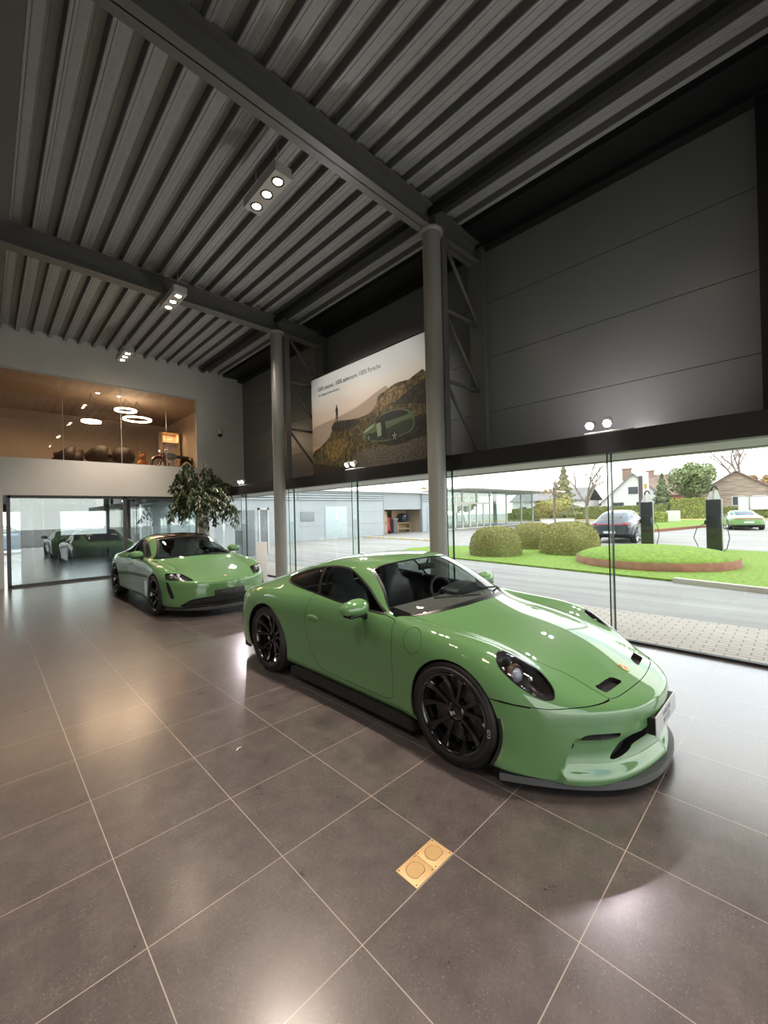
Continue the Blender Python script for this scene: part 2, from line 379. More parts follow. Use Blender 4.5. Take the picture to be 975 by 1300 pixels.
# ================================================================== car bodywork: control net -> smooth sheet -> panels cut along outlines
def bs_basis(n, t):
    k = 3; kn = np.concatenate([np.zeros(k), np.arange(n - k + 1), np.full(k, n - k)]).astype(float)
    t = np.clip(np.asarray(t, float), 0, n - k - 1e-9); N = np.zeros((len(t), n + k))
    for i in range(n + k): N[:, i] = (t >= kn[i]) & (t < kn[i + 1])
    for d in range(1, k + 1):
        M = np.zeros_like(N)
        for i in range(n + k - d):
            a = kn[i + d] - kn[i]; b_ = kn[i + d + 1] - kn[i + 1]
            if a > 0: M[:, i] += (t - kn[i]) / a * N[:, i]
            if b_ > 0: M[:, i] += (kn[i + d + 1] - t) / b_ * N[:, i + 1]
        N = M
    return N[:, :n], np.array([kn[i + 1:i + 4].mean() for i in range(n)])
class Net:
    """P[cols][rows] -> (y along the car, x half width, z); rows end on the centre line and are mirrored beyond it"""
    def __init__(s, cols, pull, iters=2, ends=None):
        s.pull, s.ends = pull, ends
        P = np.array(cols, float)                                   # (nc, nr, 3) = s, w, z
        P[:, :, 0] = P[:, :, 0] + pull(P[:, :, 0], P[:, :, 1])
        s.nc, s.nr = P.shape[:2]
        m = P[:, -2::-1].copy(); m[:, :, 1] *= -1
        s.Q = np.concatenate([P, m], 1); s.nq = s.Q.shape[1]
        Bu, s.gu = bs_basis(s.nc, bs_basis(s.nc, [0.])[1]); Bv, s.gv = bs_basis(s.nq, bs_basis(s.nq, [0.])[1])
        T = s.Q.copy()
        for _ in range(iters): s.Q += 0.8 * (T - np.einsum('ai,ijk,bj->abk', Bu, s.Q, Bv))
    def ev(s, iu, iv):
        """grid at control-index parameters iu, iv"""
        u = np.interp(iu, np.arange(s.nc), s.gu); v = np.interp(iv, np.arange(s.nq), s.gv)
        return np.einsum('ai,ijk,bj->abk', bs_basis(s.nc, u)[0], s.Q, bs_basis(s.nq, v)[0])
class Sheet:
    """half a car (positive x side) as a pool of vertices; panels are polygon lists cut from it"""
    def __init__(s, net, nu, nv, v0=0.0, warp=None):
        iu = np.linspace(0, net.nc - 1, nu); iv = np.linspace(v0, net.nr - 1, nv)
        e = 1e-3
        P = net.ev(iu, iv)
        du = net.ev(np.clip(iu + e, 0, net.nc - 1), iv) - net.ev(np.clip(iu - e, 0, net.nc - 1), iv)
        dv = net.ev(iu, np.clip(iv + e, 0, net.nq - 1)) - net.ev(iu, np.clip(iv - e, 0, net.nq - 1))
        if net.ends:
            for k, e_ in ((0, net.ends[0]), (-1, net.ends[1])): P[k, :, 0] = e_ + net.pull(np.full(nv, float(e_)), P[k, :, 1])
        P = P[:, :, [1, 0, 2]]; du = du[:, :, [1, 0, 2]]; dv = dv[:, :, [1, 0, 2]]
        N = np.cross(du, dv)
        l = np.linalg.norm(N, axis=2)
        for k in (0, -1):                                            # collapsed ends
            pass
        N = N / np.maximum(l, 1e-12)[:, :, None]
        bad = l < 1e-10
        # outward: make the mid flank point to +x
        if N[nu // 2, nv // 3, 0] < 0: N = -N
        for k, k2 in ((0, 1), (nu - 1, nu - 2)):
            for j in range(nv):
                if bad[k, j]: N[k, j] = N[k2, j]
        if warp:
            Q = warp(P); ch = np.abs(Q - P).max(2) > 1e-7; P = Q
            for ax in (0, 1): ch[1:] |= ch[:-1]; ch[:-1] |= ch[1:]; ch[:, 1:] |= ch[:, :-1]; ch[:, :-1] |= ch[:, 1:]
            M_ = np.cross(np.gradient(P, axis=0), np.gradient(P, axis=1)); M_ /= np.maximum(np.linalg.norm(M_, axis=2), 1e-12)[:, :, None]
            sg = np.sign((M_ * N).sum(2)); N = np.where(ch[:, :, None], M_ * sg[:, :, None], N)
        c = nv - 1; N[:, c, 0] = 0; N[:, c] /= np.maximum(np.linalg.norm(N[:, c], axis=1), 1e-9)[:, None]
        P[:, c, 0] = 0
        s.V = [tuple(p) for p in P.reshape(-1, 3)]; s.N = [tuple(p) for p in N.reshape(-1, 3)]
        UU, VV = np.meshgrid(iu, iv, indexing='ij'); s.U = [tuple(p) for p in np.stack([UU, VV], 2).reshape(-1, 2)]
        s.polys = [[i * nv + j, (i + 1) * nv + j, (i + 1) * nv + j + 1, i * nv + j + 1] for i in range(nu - 1) for j in range(nv - 1)]
    def cut(s, polys, fn):
        """split polys by the sign of fn(V, N, U); returns (inside fn>0, outside)"""
        V = np.array(s.V); f = fn(V, np.array(s.N), np.array(s.U)); f = np.where(np.abs(f) < 1e-7, 1e-7, f)
        ins, outs, cache = [], [], {}
        pos = (f > 0).tolist()
        for p in polys:
            c = sum(pos[i] for i in p)
            if c == len(p): ins.append(p); continue
            if c == 0: outs.append(p); continue
            a, b_ = [], []
            for k in range(len(p)):
                i, j = p[k], p[(k + 1) % len(p)]
                (a if pos[i] else b_).append(i)
                if pos[i] != pos[j]:
                    key = (min(i, j), max(i, j))
                    if key not in cache:
                        i0, j0 = key; t = f[i0] / (f[i0] - f[j0])
                        L_ = lambda A: tuple(x + (y - x) * t for x, y in zip(A[i0], A[j0]))
                        cache[key] = len(s.V); s.V.append(L_(s.V)); s.N.append(L_(s.N)); s.U.append(L_(s.U))
                    a.append(cache[key]); b_.append(cache[key])
            if len(a) > 2: ins.append(a)
            if len(b_) > 2: outs.append(b_)
        return ins, outs
    def emit(s, name, polys, m, parent, side=0, off=0.0, keep=None, flip=False):
        """side +1/-1: that side only; 0: both halves as one mesh"""
        V, N = s.V, s.N; vs, ns, fs = [], [], []; seen = {}
        for sg in ((1, -1) if side == 0 else (side,)):
            for p in polys:
                q = []
                for i in p:
                    x, y, z = V[i]; nx, ny, nz = N[i]; l = math.sqrt(nx * nx + ny * ny + nz * nz) or 1
                    key = (i, sg) if abs(x) > 1e-6 else (i, 0)
                    if key not in seen:
                        seen[key] = len(vs); vs.append(((x + off * nx / l) * sg, y + off * ny / l, z + off * nz / l)); ns.append((nx / l * sg, ny / l, nz / l))
                    q.append(seen[key])
                # orient by stored normal
                a, b_, c = (Vector(vs[q[0]]), Vector(vs[q[1]]), Vector(vs[q[2]]))
                g = (b_ - a).cross(c - a)
                if len(q) > 3: g = g + (c - a).cross(Vector(vs[q[3]]) - a)
                if g.dot(Vector(ns[q[0]]) + Vector(ns[q[2]])) < 0: q.reverse()
                if len(set(q)) > 2: fs.append(q)
        if not fs: return None
        me = bpy.data.meshes.new(name); me.from_pydata(vs, [], fs); me.polygons.foreach_set('use_smooth', [True] * len(fs)); me.materials.append(m); me.update()
        if len(me.vertices) == len(ns): me.normals_split_custom_set_from_vertices(ns)
        o = bpy.data.objects.new(name, me); COL.objects.link(o); o.parent = parent
        return o
def sd_poly(pts, sub=6):
    """signed distance (positive inside) to a smooth closed outline through pts"""
    P = np.array(pts, float); n = len(P)
    if sub > 1:
        Q = []
        for i in range(n):
            p0, p1, p2, p3 = P[i - 1], P[i], P[(i + 1) % n], P[(i + 2) % n]
            for k in range(sub):
                t = k / sub; Q.append(.5 * (2 * p1 + (p2 - p0) * t + (2 * p0 - 5 * p1 + 4 * p2 - p3) * t * t + (3 * p1 - p0 - 3 * p2 + p3) * t ** 3))
        P = np.array(Q)
    def f(X):
        d = np.full(len(X), 1e9); ins = np.zeros(len(X), bool)
        lo, hi = P.min(0) - .1, P.max(0) + .1
        near = np.all((X > lo) & (X < hi), 1); Y = X[near]; dn = np.full(len(Y), 1e9); im = np.zeros(len(Y), bool)
        for i in range(len(P)):
            a, b_ = P[i], P[(i + 1) % len(P)]; ab = b_ - a; L2 = ab @ ab
            if L2 < 1e-12: continue
            t = np.clip(((Y - a) @ ab) / L2, 0, 1); dn = np.minimum(dn, np.hypot(*(Y - a - t[:, None] * ab).T))
            c = (a[1] > Y[:, 1]) != (b_[1] > Y[:, 1])
            if abs(b_[1] - a[1]) > 1e-12: im ^= c & (Y[:, 0] < (b_[0] - a[0]) * (Y[:, 1] - a[1]) / (b_[1] - a[1]) + a[0])
        d[near] = dn; ins[near] = im
        return np.where(ins, np.minimum(d, 1), -np.minimum(d, 1))
    return f
def side_fn(pts, xmin=0.3, sub=6):
    g = sd_poly(pts, sub); return lambda V, N, U: np.where(V[:, 0] > xmin, g(V[:, [1, 2]]), -1)
def top_fn(pts, zmin=0.4, sub=6):
    g = sd_poly(pts, sub); return lambda V, N, U: np.where(V[:, 2] > zmin, g(V[:, [0, 1]]), -1)
def front_fn(pts, ymax=1.0, sub=6, ymin=-1):
    g = sd_poly(pts, sub); return lambda V, N, U: np.where((V[:, 1] < ymax) & (V[:, 1] > ymin), g(V[:, [0, 2]]), -1)

m_paint = mat('green_car_paint', (0.120, 0.262, 0.102), 0.5, coat=1.0, croug=0.012, spec=.08)
m_paint.node_tree.nodes['Principled BSDF'].inputs['Coat IOR'].default_value = 1.75
m_cblack = mat('car_black_trim', (0.008, 0.008, 0.008), 0.30)
m_cblack_m = mat('car_matt_black', (0.012, 0.012, 0.012), 0.65)
m_cglass = glass('car_glass', (0.60, 0.66, 0.64), 0.05, .8)
m_cglass_d = glass('car_glass_tinted', (0.36, 0.40, 0.40), 0.06, .8)
m_rubber = mat('tyre_rubber', (0.014, 0.013, 0.013), .55)
m_rimblk = mat('gloss_black_rim', (0.006, 0.006, 0.006), .13, coat=.6)
m_disc = mat('brake_disc_iron', (0.16, 0.15, 0.145), .35, metal=.8)
m_chrome = mat('chrome', (.8, .8, .8), .06, metal=1)
m_leather = mat('black_leather', (0.040, 0.044, 0.052), .42)
m_lens = glass('headlight_lens', (0.80, 0.82, 0.84), .07, .8)
m_plate = mat('plate_white', (.62, .63, .66), .4)
m_ltext = mat('dark_print', (.03, .03, .04), .5)
m_splitter = mat('splitter_grey', (.095, .10, .105), .5)
m_mesh = mat('grille_mesh', (.014, .014, .015), .5, bump=(160, .6))

def text_mesh(body, size, name, m, parent, mtx, ext=0.001, align='CENTER', sx=1.0):
    cu = bpy.data.curves.new(name, 'FONT'); cu.body = body; cu.size = size; cu.extrude = ext; cu.align_x = align; cu.align_y = 'CENTER'
    o = bpy.data.objects.new(name, cu); COL.objects.link(o)
    me = bpy.data.meshes.new_from_object(o); bpy.data.objects.remove(o)
    me.transform(mtx @ Matrix.Diagonal((sx, 1, 1, 1))); me.materials.clear(); me.materials.append(m)
    q = bpy.data.objects.new(name, me); COL.objects.link(q); q.parent = parent
    return q

def wheel(parent, x, y, r, rr, w, side, spokes=5, style='pair', rim_m=None, label=None, steer=0, hub_m=None, disc=True):
    """wheel with the outer face towards side*x; parts tyre, rim, brake_disc, centre_cap are sub-parts of 'wheel'"""
    rim_m = rim_m or m_rimblk
    b = B(); t = w / 2
    b.M = Matrix.Translation((x, y, r)) @ Matrix.Diagonal((side, 1, 1, 1))
    sh = .82 * t
    prof = [(rr - .002, -t * .80), (rr + .012, -t * .92), (rr + .05, -t * 1.0), (r - .035, -t * .98), (r - .012, -t * .88), (r, -t * .70)]
    for k in range(1, 6): prof += [(r, -t * .7 + t * 1.4 * (k - .25) / 6), (r - .006, -t * .7 + t * 1.4 * (k - .2) / 6), (r - .006, -t * .7 + t * 1.4 * (k + .2) / 6), (r, -t * .7 + t * 1.4 * (k + .25) / 6)]
    prof += [(r, t * .70), (r - .012, t * .88), (r - .035, t * .98), (rr + .05, t * 1.0), (rr + .012, t * .92), (rr - .002, t * .80)]
    b.lathe(prof, 64, axis='x'); wh = b.build('wheel', m_rubber, parent)
    MM = b.M
    b = B(); b.M = MM
    b.lathe([(rr + .004, t * .84), (rr + .010, t * .90), (rr + .006, t * .93), (rr - .006, t * .90), (rr - .016, t * .78), (rr - .022, t * .3), (rr - .03, -t * .8), (rr, -t * .86)], 64, axis='x')
    hx = t * .55
    b.lathe([(0.0, hx + .012), (.030, hx + .012), (.062, hx + .004), (.075, hx - .02), (.075, hx - .08), (0, hx - .08)], 32, axis='x')
    for k in range(spokes):
        a0 = 2 * PI * k / spokes + .3
        for d in ((-1, 1) if style == 'pair' else (0,)):
            ai, ao = a0 + d * .20, a0 + d * (.30 if style == 'pair' else 0)
            secs = []
            for q in range(7):
                f = q / 6; rad = .055 + (rr - .016 - .055) * f; an = ai + (ao - ai) * f
                xo = hx - .004 + (t * .80 - hx) * f ** 2.2 - .012 * math.sin(PI * f); wd = (.020 if style == 'pair' else .036) * (1 - .25 * math.sin(PI * f)) + (.012 * f ** 4); dp = .045 - .015 * f
                c = Vector((0, math.cos(an), math.sin(an))); s_ = Vector((0, -math.sin(an), math.cos(an))); X = Vector((1, 0, 0))
                secs.append([c * rad + s_ * wd + X * (xo - .012), c * rad + s_ * wd * .75 + X * xo, c * rad - s_ * wd * .75 + X * xo, c * rad - s_ * wd + X * (xo - .012), c * rad - s_ * wd * .7 + X * (xo - dp), c * rad + s_ * wd * .7 + X * (xo - dp)])
            vs = [p for s_ in secs for p in s_]; fs = []
            for q in range(6):
                for j in range(6): fs.append((q * 6 + j, q * 6 + (j + 1) % 6, (q + 1) * 6 + (j + 1) % 6, (q + 1) * 6 + j))
            fs.append(tuple(range(36, 42))); b.add(vs, fs)
    b.build('rim', rim_m, wh)
    if disc:
        b = B(); b.M = MM; b.lathe([(.08, -.012), (rr - .055, -.012), (rr - .055, .018), (.08, .018), (.08, -.012)], 48, axis='x', smooth=False)
        for k in range(36):
            a = 2 * PI * k / 36; q = .13 + .035 * (k % 3); b.add([(.0185, q * math.cos(a) + .006 * math.cos(z), q * math.sin(a) + .006 * math.sin(z)) for z in (0, 1.57, 3.14, 4.71)], [(0, 1, 2, 3)])
        b.build('brake_disc', m_disc, wh)
        b = B(); b.M = MM; an = [2.5 + .13 * i for i in range(9)]
        vs = []
        for xx in (-.04, .05):
            for q in (rr - .115, rr - .035): vs += [(xx, q * math.cos(a), q * math.sin(a)) for a in an]
        n = len(an); fs = []
        for i in range(n - 1):
            fs += [(i, i + 1, n + i + 1, n + i), (2 * n + i, 2 * n + i + 1, 3 * n + i + 1, 3 * n + i), (i, i + 1, 2 * n + i + 1, 2 * n + i), (n + i, n + i + 1, 3 * n + i + 1, 3 * n + i)]
        fs += [(0, n, 3 * n, 2 * n), (n - 1, 2 * n - 1, 4 * n - 1, 3 * n - 1)]
        b.add(vs, fs); b.build('brake_caliper', mat('caliper_black', (.012, .012, .012), .3), wh)
    b = B(); b.M = MM; b.lathe([(0, hx + .036), (.022, hx + .036), (.027, hx + .03), (.030, hx + .008), (.036, hx + .008)], 6 if style == 'pair' else 24, axis='x', smooth=False); o = b.build('centre_cap', hub_m or m_rimblk, wh)
    b = B(); b.M = MM; b.prism([(-.012, .014), (0, .017), (.012, .014), (.012, -.002), (0, -.016), (-.012, -.002)], hx + .0362, hx + .038, 'x'); q = b.build('centre_emblem', m_chrome, wh); q['label'] = 'small silver shield emblem'
    return wh
def arch_liner(parent, x0, x1, y, z, r, side, name='wheel_arch_liner'):
    b = B(); n = 20; vs = []
    for i in range(n + 1):
        a = -.35 + (PI + .7) * i / n; vs += [(side * x0, y + r * math.cos(a), z + r * math.sin(a)), (side * x1, y + r * math.cos(a), z + r * math.sin(a))]
    b.add(vs, [(2 * i, 2 * i + 1, 2 * i + 3, 2 * i + 2) for i in range(n)], True)
    c = [(side * x0, y, z)] + [vs[2 * i] for i in range(n + 1)]
    b.add(c, [tuple(range(len(c)))])
    return b.build(name, m_cblack_m, parent)
def seat(parent, x, y, z, m, lean=.28, scale=1.0, name='seat'):
    """bucket seat facing -y"""
    S_ = scale
    st = B(); st.M = Matrix.Translation((x, y, z)) @ Matrix.Rotation(-lean, 4, 'X')
    # backrest outline widening at the shoulders, narrowing to the integrated headrest
    sec = [(0.0, .23, .06), (.12, .245, .075), (.26, .25, .085), (.42, .255, .085), (.54, .235, .075), (.60, .17, .065), (.66, .135, .06), (.76, .13, .055), (.83, .10, .045), (.845, .05, .03)]
    vs, fs = [], []; n = 14
    for h, w_, d in sec:
        for j in range(n):
            a = 2 * PI * j / n; cx_, sn = math.cos(a), math.sin(a)
            bx_ = abs(cx_) ** .6 * (1 if cx_ > 0 else -1) * w_; by_ = abs(sn) ** .8 * (1 if sn > 0 else -1) * d
            by_ -= .05 * (abs(bx_) / w_) ** 2 * (1 if h < .58 else .4)
            vs.append((bx_ * S_, by_ * S_, h * S_))
    for i in range(len(sec) - 1):
        for j in range(n): fs.append((i * n + j, i * n + (j + 1) % n, (i + 1) * n + (j + 1) % n, (i + 1) * n + j))
    fs.append(tuple(range((len(sec) - 1) * n, len(sec) * n))); st.add(vs, fs, True)
    st.M = Matrix.Translation((x, y, z)); st.box(-.24 * S_, .24 * S_, -.52 * S_, .02, -.09, .05, .045)
    return st.build(name, m, parent)
def steering_wheel(parent, x, y, z, tilt=.42):
    b = B(); b.M = Matrix.Translation((x, y, z)) @ Matrix.Rotation(-tilt, 4, 'X')
    ring = [(.18 * math.cos(2 * PI * i / 36), 0, .18 * math.sin(2 * PI * i / 36)) for i in range(36)]
    b.tube(ring, .016, 8, closed=True); b.box(-.17, .17, -.012, .012, -.02, .02, .006); b.box(-.02, .02, -.012, .012, -.17, 0, .006)
    b.lathe([(0, .022), (.05, .02), (.06, -.02), (.03, -.2), (0, -.2)], 20, axis='y')
    return b.build('steering_wheel', m_leather, parent)
# ------------------------------------------------------------------ the green sports coupe
def sport_net():
    def col(s, r, top=None):
        """r: (w, z) for rows 0-6 (bottom centre .. shoulder), top: (w, z[, s]) rows 7-11"""
        o = []
        for q in list(r) + list(top or []):
            o.append((q[2] if len(q) > 2 else s, q[0], q[1]))
        assert len(o) == 12, len(o)
        return o
    C_ = []
    C_.append(col(0, [(0, .42), (.35, .42), (.60, .42), (.71, .42), (.75, .42), (.75, .42), (.72, .42)], [(.66, .42), (.56, .42), (.40, .42), (.2, .42), (0, .42)]))
    C_.append(col(0, [(0, .26), (.36, .26), (.62, .26), (.735, .30), (.775, .38), (.77, .445), (.735, .465)], [(.67, .473), (.565, .476), (.405, .478), (.2, .478), (0, .478)]))
    C_.append(col(.02, [(0, .12), (.37, .12), (.66, .12), (.785, .20), (.81, .36), (.80, .46), (.755, .495)], [(.685, .503), (.57, .507), (.41, .508), (.2, .509), (0, .51)]))
    C_.append(col(.07, [(0, .09), (.41, .09), (.71, .09), (.83, .18), (.85, .35), (.835, .485), (.78, .530)], [(.70, .542), (.58, .543), (.41, .538), (.2, .535), (0, .535)]))
    C_.append(col(.20, [(0, .095), (.45, .095), (.82, .10), (.868, .21), (.885, .37), (.87, .525), (.80, .592)], [(.71, .607), (.58, .584), (.41, .576), (.2, .577), (0, .578)]))
    C_.append(col(.45, [(0, .095), (.5, .095), (.868, .10), (.898, .24), (.91, .41), (.898, .585), (.82, .694)], [(.71, .717), (.58, .676), (.41, .678), (.2, .697), (0, .704)]))
    C_.append(col(.75, [(0, .10), (.5, .10), (.878, .11), (.91, .25), (.925, .44), (.918, .635), (.845, .770)], [(.72, .800), (.58, .754), (.41, .767), (.2, .794), (0, .804)]))
    C_.append(col(1.02, [(0, .10), (.5, .10), (.835, .13), (.908, .27), (.93, .46), (.925, .665), (.855, .812)], [(.73, .836), (.59, .795), (.42, .815), (.2, .845), (0, .856)]))
    C_.append(col(1.30, [(0, .10), (.5, .10), (.835, .14), (.898, .28), (.915, .48), (.905, .69), (.845, .832)], [(.735, .856, 1.40), (.60, .832, 1.34), (.42, .860, 1.25), (.2, .887, 1.20), (0, .896, 1.19)]))
    C_.append(col(1.50, [(0, .10), (.5, .10), (.825, .15), (.880, .30), (.900, .49), (.893, .70), (.840, .848)], [(.775, .872, 1.60), (.665, .880, 1.53), (.445, .916, 1.42), (.21, .938, 1.36), (0, .944, 1.35)]))
    C_.append(col(1.60, [(0, .10), (.5, .10), (.822, .15), (.874, .30), (.892, .49), (.890, .70), (.840, .852)], [(.788, .882, 1.67), (.695, .912, 1.60), (.460, .964, 1.49), (.22, .986, 1.43), (0, .992, 1.42)]))
    C_.append(col(1.88, [(0, .10), (.5, .10), (.82, .15), (.866, .30), (.882, .49), (.883, .70), (.842, .858)], [(.794, .895), (.708, 1.028, 1.90), (.490, 1.102, 1.78), (.235, 1.128, 1.71), (0, 1.136, 1.70)]))
    C_.append(col(2.16, [(0, .10), (.5, .10), (.82, .15), (.865, .30), (.882, .49), (.885, .71), (.845, .868)], [(.797, .912), (.726, 1.056), (.600, 1.196, 2.15), (.34, 1.242, 2.07), (0, 1.255, 2.05)]))
    C_.append(col(2.40, [(0, .10), (.5, .10), (.82, .15), (.865, .30), (.882, .49), (.887, .71), (.845, .875)], [(.798, .932), (.730, 1.070), (.592, 1.212), (.36, 1.266, 2.38), (0, 1.279, 2.37)]))
    C_.append(col(2.75, [(0, .10), (.5, .10), (.82, .15), (.870, .30), (.890, .49), (.895, .71), (.852, .878)], [(.800, .937), (.725, 1.058), (.585, 1.190), (.36, 1.245), (0, 1.262)]))
    C_.append(col(3.10, [(0, .10), (.5, .10), (.83, .15), (.900, .30), (.922, .49), (.928, .70), (.882, .860)], [(.810, .925), (.715, 1.030), (.565, 1.130), (.35, 1.184), (0, 1.202)]))
    C_.append(col(3.48, [(0, .10), (.5, .10), (.84, .15), (.930, .30), (.950, .50), (.950, .71), (.905, .858)], [(.815, .922), (.690, .985), (.530, 1.048), (.32, 1.090), (0, 1.102)]))
    C_.append(col(3.85, [(0, .11), (.5, .11), (.84, .15), (.930, .30), (.950, .50), (.945, .70), (.895, .838)], [(.800, .886), (.670, .920), (.510, .956), (.30, .980), (0, .988)]))
    C_.append(col(4.20, [(0, .14), (.5, .14), (.82, .16), (.900, .30), (.925, .50), (.910, .67), (.850, .790)], [(.750, .830), (.630, .850), (.480, .866), (.28, .876), (0, .880)]))
    C_.append(col(4.44, [(0, .20), (.5, .20), (.78, .22), (.860, .34), (.880, .50), (.860, .65), (.800, .748)], [(.710, .786), (.600, .800), (.450, .810), (.26, .816), (0, .820)]))
    C_.append(col(4.55, [(0, .32), (.45, .32), (.70, .34), (.800, .42), (.820, .52), (.800, .62), (.750, .68)], [(.670, .71), (.570, .72), (.430, .73), (.25, .735), (0, .737)]))
    C_.append(col(4.573, [(0, .45), (.42, .45), (.66, .46), (.760, .49), (.785, .53), (.775, .57), (.730, .60)], [(.650, .61), (.550, .615), (.410, .62), (.24, .62), (0, .62)]))
    C_.append(col(4.573, [(0, .55), (.41, .55), (.64, .55), (.740, .55), (.765, .55), (.755, .55), (.710, .55)], [(.640, .55), (.540, .55), (.400, .55), (.23, .55), (0, .55)]))
    def pull(s, w):
        f = np.clip(1 - s / .95, 0, 1) ** 1.6 * .42 * (np.clip(w, 0, 1) / .78) ** 2.5
        g = np.clip((s - 3.75) / (4.573 - 3.75), 0, 1) ** 1.6 * .27 * (np.clip(w, 0, 1) / .78) ** 2.6
        return f - g
    return Net(C_, pull, ends=(0, 4.573))

def sport_warp(P):
    """lower front: the centre of the bumper is set back between two corner creases"""
    x, y, z = np.abs(P[:, :, 0]), P[:, :, 1], P[:, :, 2]
    ss = lambda a: np.clip(a, 0, 1) ** 2 * (3 - 2 * np.clip(a, 0, 1))
    edge = np.interp(z, [.10, .36], [.755, .69])
    m = ss((edge - x) / .03) * ss((.352 - z) / .022) * ss((z - .115) / .14) * (y < .6)
    Q = P.copy(); Q[:, :, 1] += m * .045 - .030 * ss((.19 - z) / .08) * ss((.6 - y) / .3) * (x < .74); return Q
def sport_coupe(cx, y0):
    root = thing('sports_car', 'glossy green two-door sports coupe with black wheels, nearest the camera', 'car', (cx, y0, 0))
    sh = Sheet(sport_net(), 270, 190, warp=sport_warp); P = sh.polys
    FA, RA = (1.02, .343), (3.477, .358)
    def arch(ax, r): return lambda V, N, U: np.where((V[:, 0] > .55) & (V[:, 2] < .80), r - np.hypot(V[:, 1] - ax[0], (V[:, 2] - ax[1]) * 1.0), -1)
    _, P = sh.cut(P, arch(FA, .357)); _, P = sh.cut(P, arch(RA, .385))
    SEAM = .0022
    def outline(P, fn, shrink=SEAM):
        """panel inside fn, open seam around it"""
        a, rest = sh.cut(P, lambda V, N, U: fn(V, N, U) - shrink); _, rest = sh.cut(rest, lambda V, N, U: fn(V, N, U) + shrink)
        return a, rest
    parts = []
    # glazing
    DLO = [(1.721, .877), (1.853, .952), (2.051, 1.070), (2.289, 1.168), (2.50, 1.190), (2.75, 1.172), (3.08, 1.115), (3.31, 1.045), (3.33, 1.005), (3.27, .972), (3.09, .955), (2.647, .922), (2.361, .899), (1.941, .877)]
    dlo = side_fn(DLO, .4)
    sw, P = sh.cut(P, dlo)
    frame, sw = (lambda a, b_: (b_, a))(*sh.cut(sw, lambda V, N, U: dlo(V, N, U) - .014))
    pl_ = lambda V: V[:, 1] - 2.635 - (V[:, 2] - .92) * .55
    bp, sw = sh.cut(sw, lambda V, N, U: .024 - np.abs(pl_(V)))
    qw, dw = sh.cut(sw, lambda V, N, U: pl_(V))
    # windscreen in net coordinates: columns 9.2 .. 11.8, above the pillar row
    def wfn(V, N, U):
        u, v = U.T
        u0 = np.interp(v, [6.3, 7.0, 7.75, 8.8, 9.8, 11], [9.75, 9.12, 8.80, 8.70, 8.60, 8.58]); v0 = np.interp(u, [8.5, 9.64, 10.89, 11.85], [6.0, 6.5, 8.0, 8.85])
        return np.minimum(np.minimum((u - u0) * .30, (11.92 - u) * .30), (v - v0) * .12)
    ws, P = sh.cut(P, lambda V, N, U: wfn(V, N, U))
    wsi, wsf = sh.cut(ws, lambda V, N, U: np.minimum(wfn(V, N, U) - .016, (U[:, 0] - 8.98 - .42 * np.clip(7.6 - U[:, 1], 0, 9)) * .3))
    rw, P = sh.cut(P, lambda V, N, U: np.minimum(np.minimum((U[:, 0] - 14.3) * .3, (16.7 - U[:, 0]) * .3), (U[:, 1] - 9.3) * .12))
    # lamps and openings
    HC, e1, e2 = np.array([.741, .570, .671]), np.array([-.085, -.850, -.520]), np.array([-.942, -.102, .320])
    HP = [(-.191, -.059), (-.208, -.010), (-.200, .045), (-.154, .090), (-.079, .110), (-.002, .107), (.077, .087), (.143, .062), (.182, .034), (.198, .001), (.180, -.032), (.144, -.057), (.086, -.079), (.016, -.097), (-.060, -.104), (-.135, -.096)]
    hps = sd_poly(HP); e3 = np.cross(e1, e2)
    def hl(V, N, U):
        d = V - HC; return np.where((np.abs(d @ e3) < .16) & (V[:, 0] > .45), hps(np.stack([d @ e1, d @ e2], 1)), -1)
    hlp, P = sh.cut(P, hl); hlg, hlr = sh.cut(hlp, lambda V, N, U: hl(V, N, U) - .007)
    # door, fuel flap, bonnet, bumper
    DOOR = [(1.645, .868), (1.60, .80), (1.585, .60), (1.59, .34), (1.66, .245), (2.2, .24), (2.50, .25), (2.64, .32), (2.73, .50), (2.765, .70), (2.73, .85), (2.66, .927), (2.2, .896)]
    door, P = outline(P, side_fn(DOOR, .55))
    flap, P = outline(P, lambda V, N, U: np.where((V[:, 0] > .78) & (V[:, 2] > .5), .088 - np.hypot(V[:, 1] - 1.375, V[:, 2] - .752), -1), .0016)
    LH = [(.187, .132), (.348, .152), (.425, .172), (.450, .195), (.450, .235), (.456, .279), (.470, .382), (.492, .455), (.527, .534), (.565, .75), (.605, 1.00), (.645, 1.25), (.665, 1.42), (.66, 1.60), (.30, 1.60)]
    LID = [(0, .122)] + LH + [(0, 1.60)] + [(-a, b_) for a, b_ in LH[::-1]]
    lid, P = outline(P, top_fn(LID, .5, 4))
    NOS = [(.200, .188), (.390, .210), (.415, .228), (.418, .270), (.400, .277), (.376, .268), (.231, .248), (.195, .215), (.188, .199)]
    nos, lid = sh.cut(lid, top_fn(NOS, .5, 2))
    # bumper: below a seam that runs from the arch, under the lamp, to the bonnet edge
    def bump(V, N, U):
        x, y, z = V.T
        seam = np.interp(x, [.45, .58, .664, .738, .768, .823, .87, .90], [.544, .533, .527, .52, .517, .523, .53, .54])
        lidf = np.interp(x, [0, .187, .348, .425, .45], [.122, .132, .152, .172, .19])
        return np.where(y < .9, np.where(x < .45, np.maximum(lidf - y, .3 - z), seam - z), -1)
    bumper, P = outline(P, bump)
    SLIT = [(.668, .342), (.658, .367), (.62, .382), (.54, .384), (.485, .379), (.478, .368), (.495, .356), (.56, .350), (.62, .343)]
    slit, bumper = sh.cut(bumper, front_fn(SLIT, .5, 4))
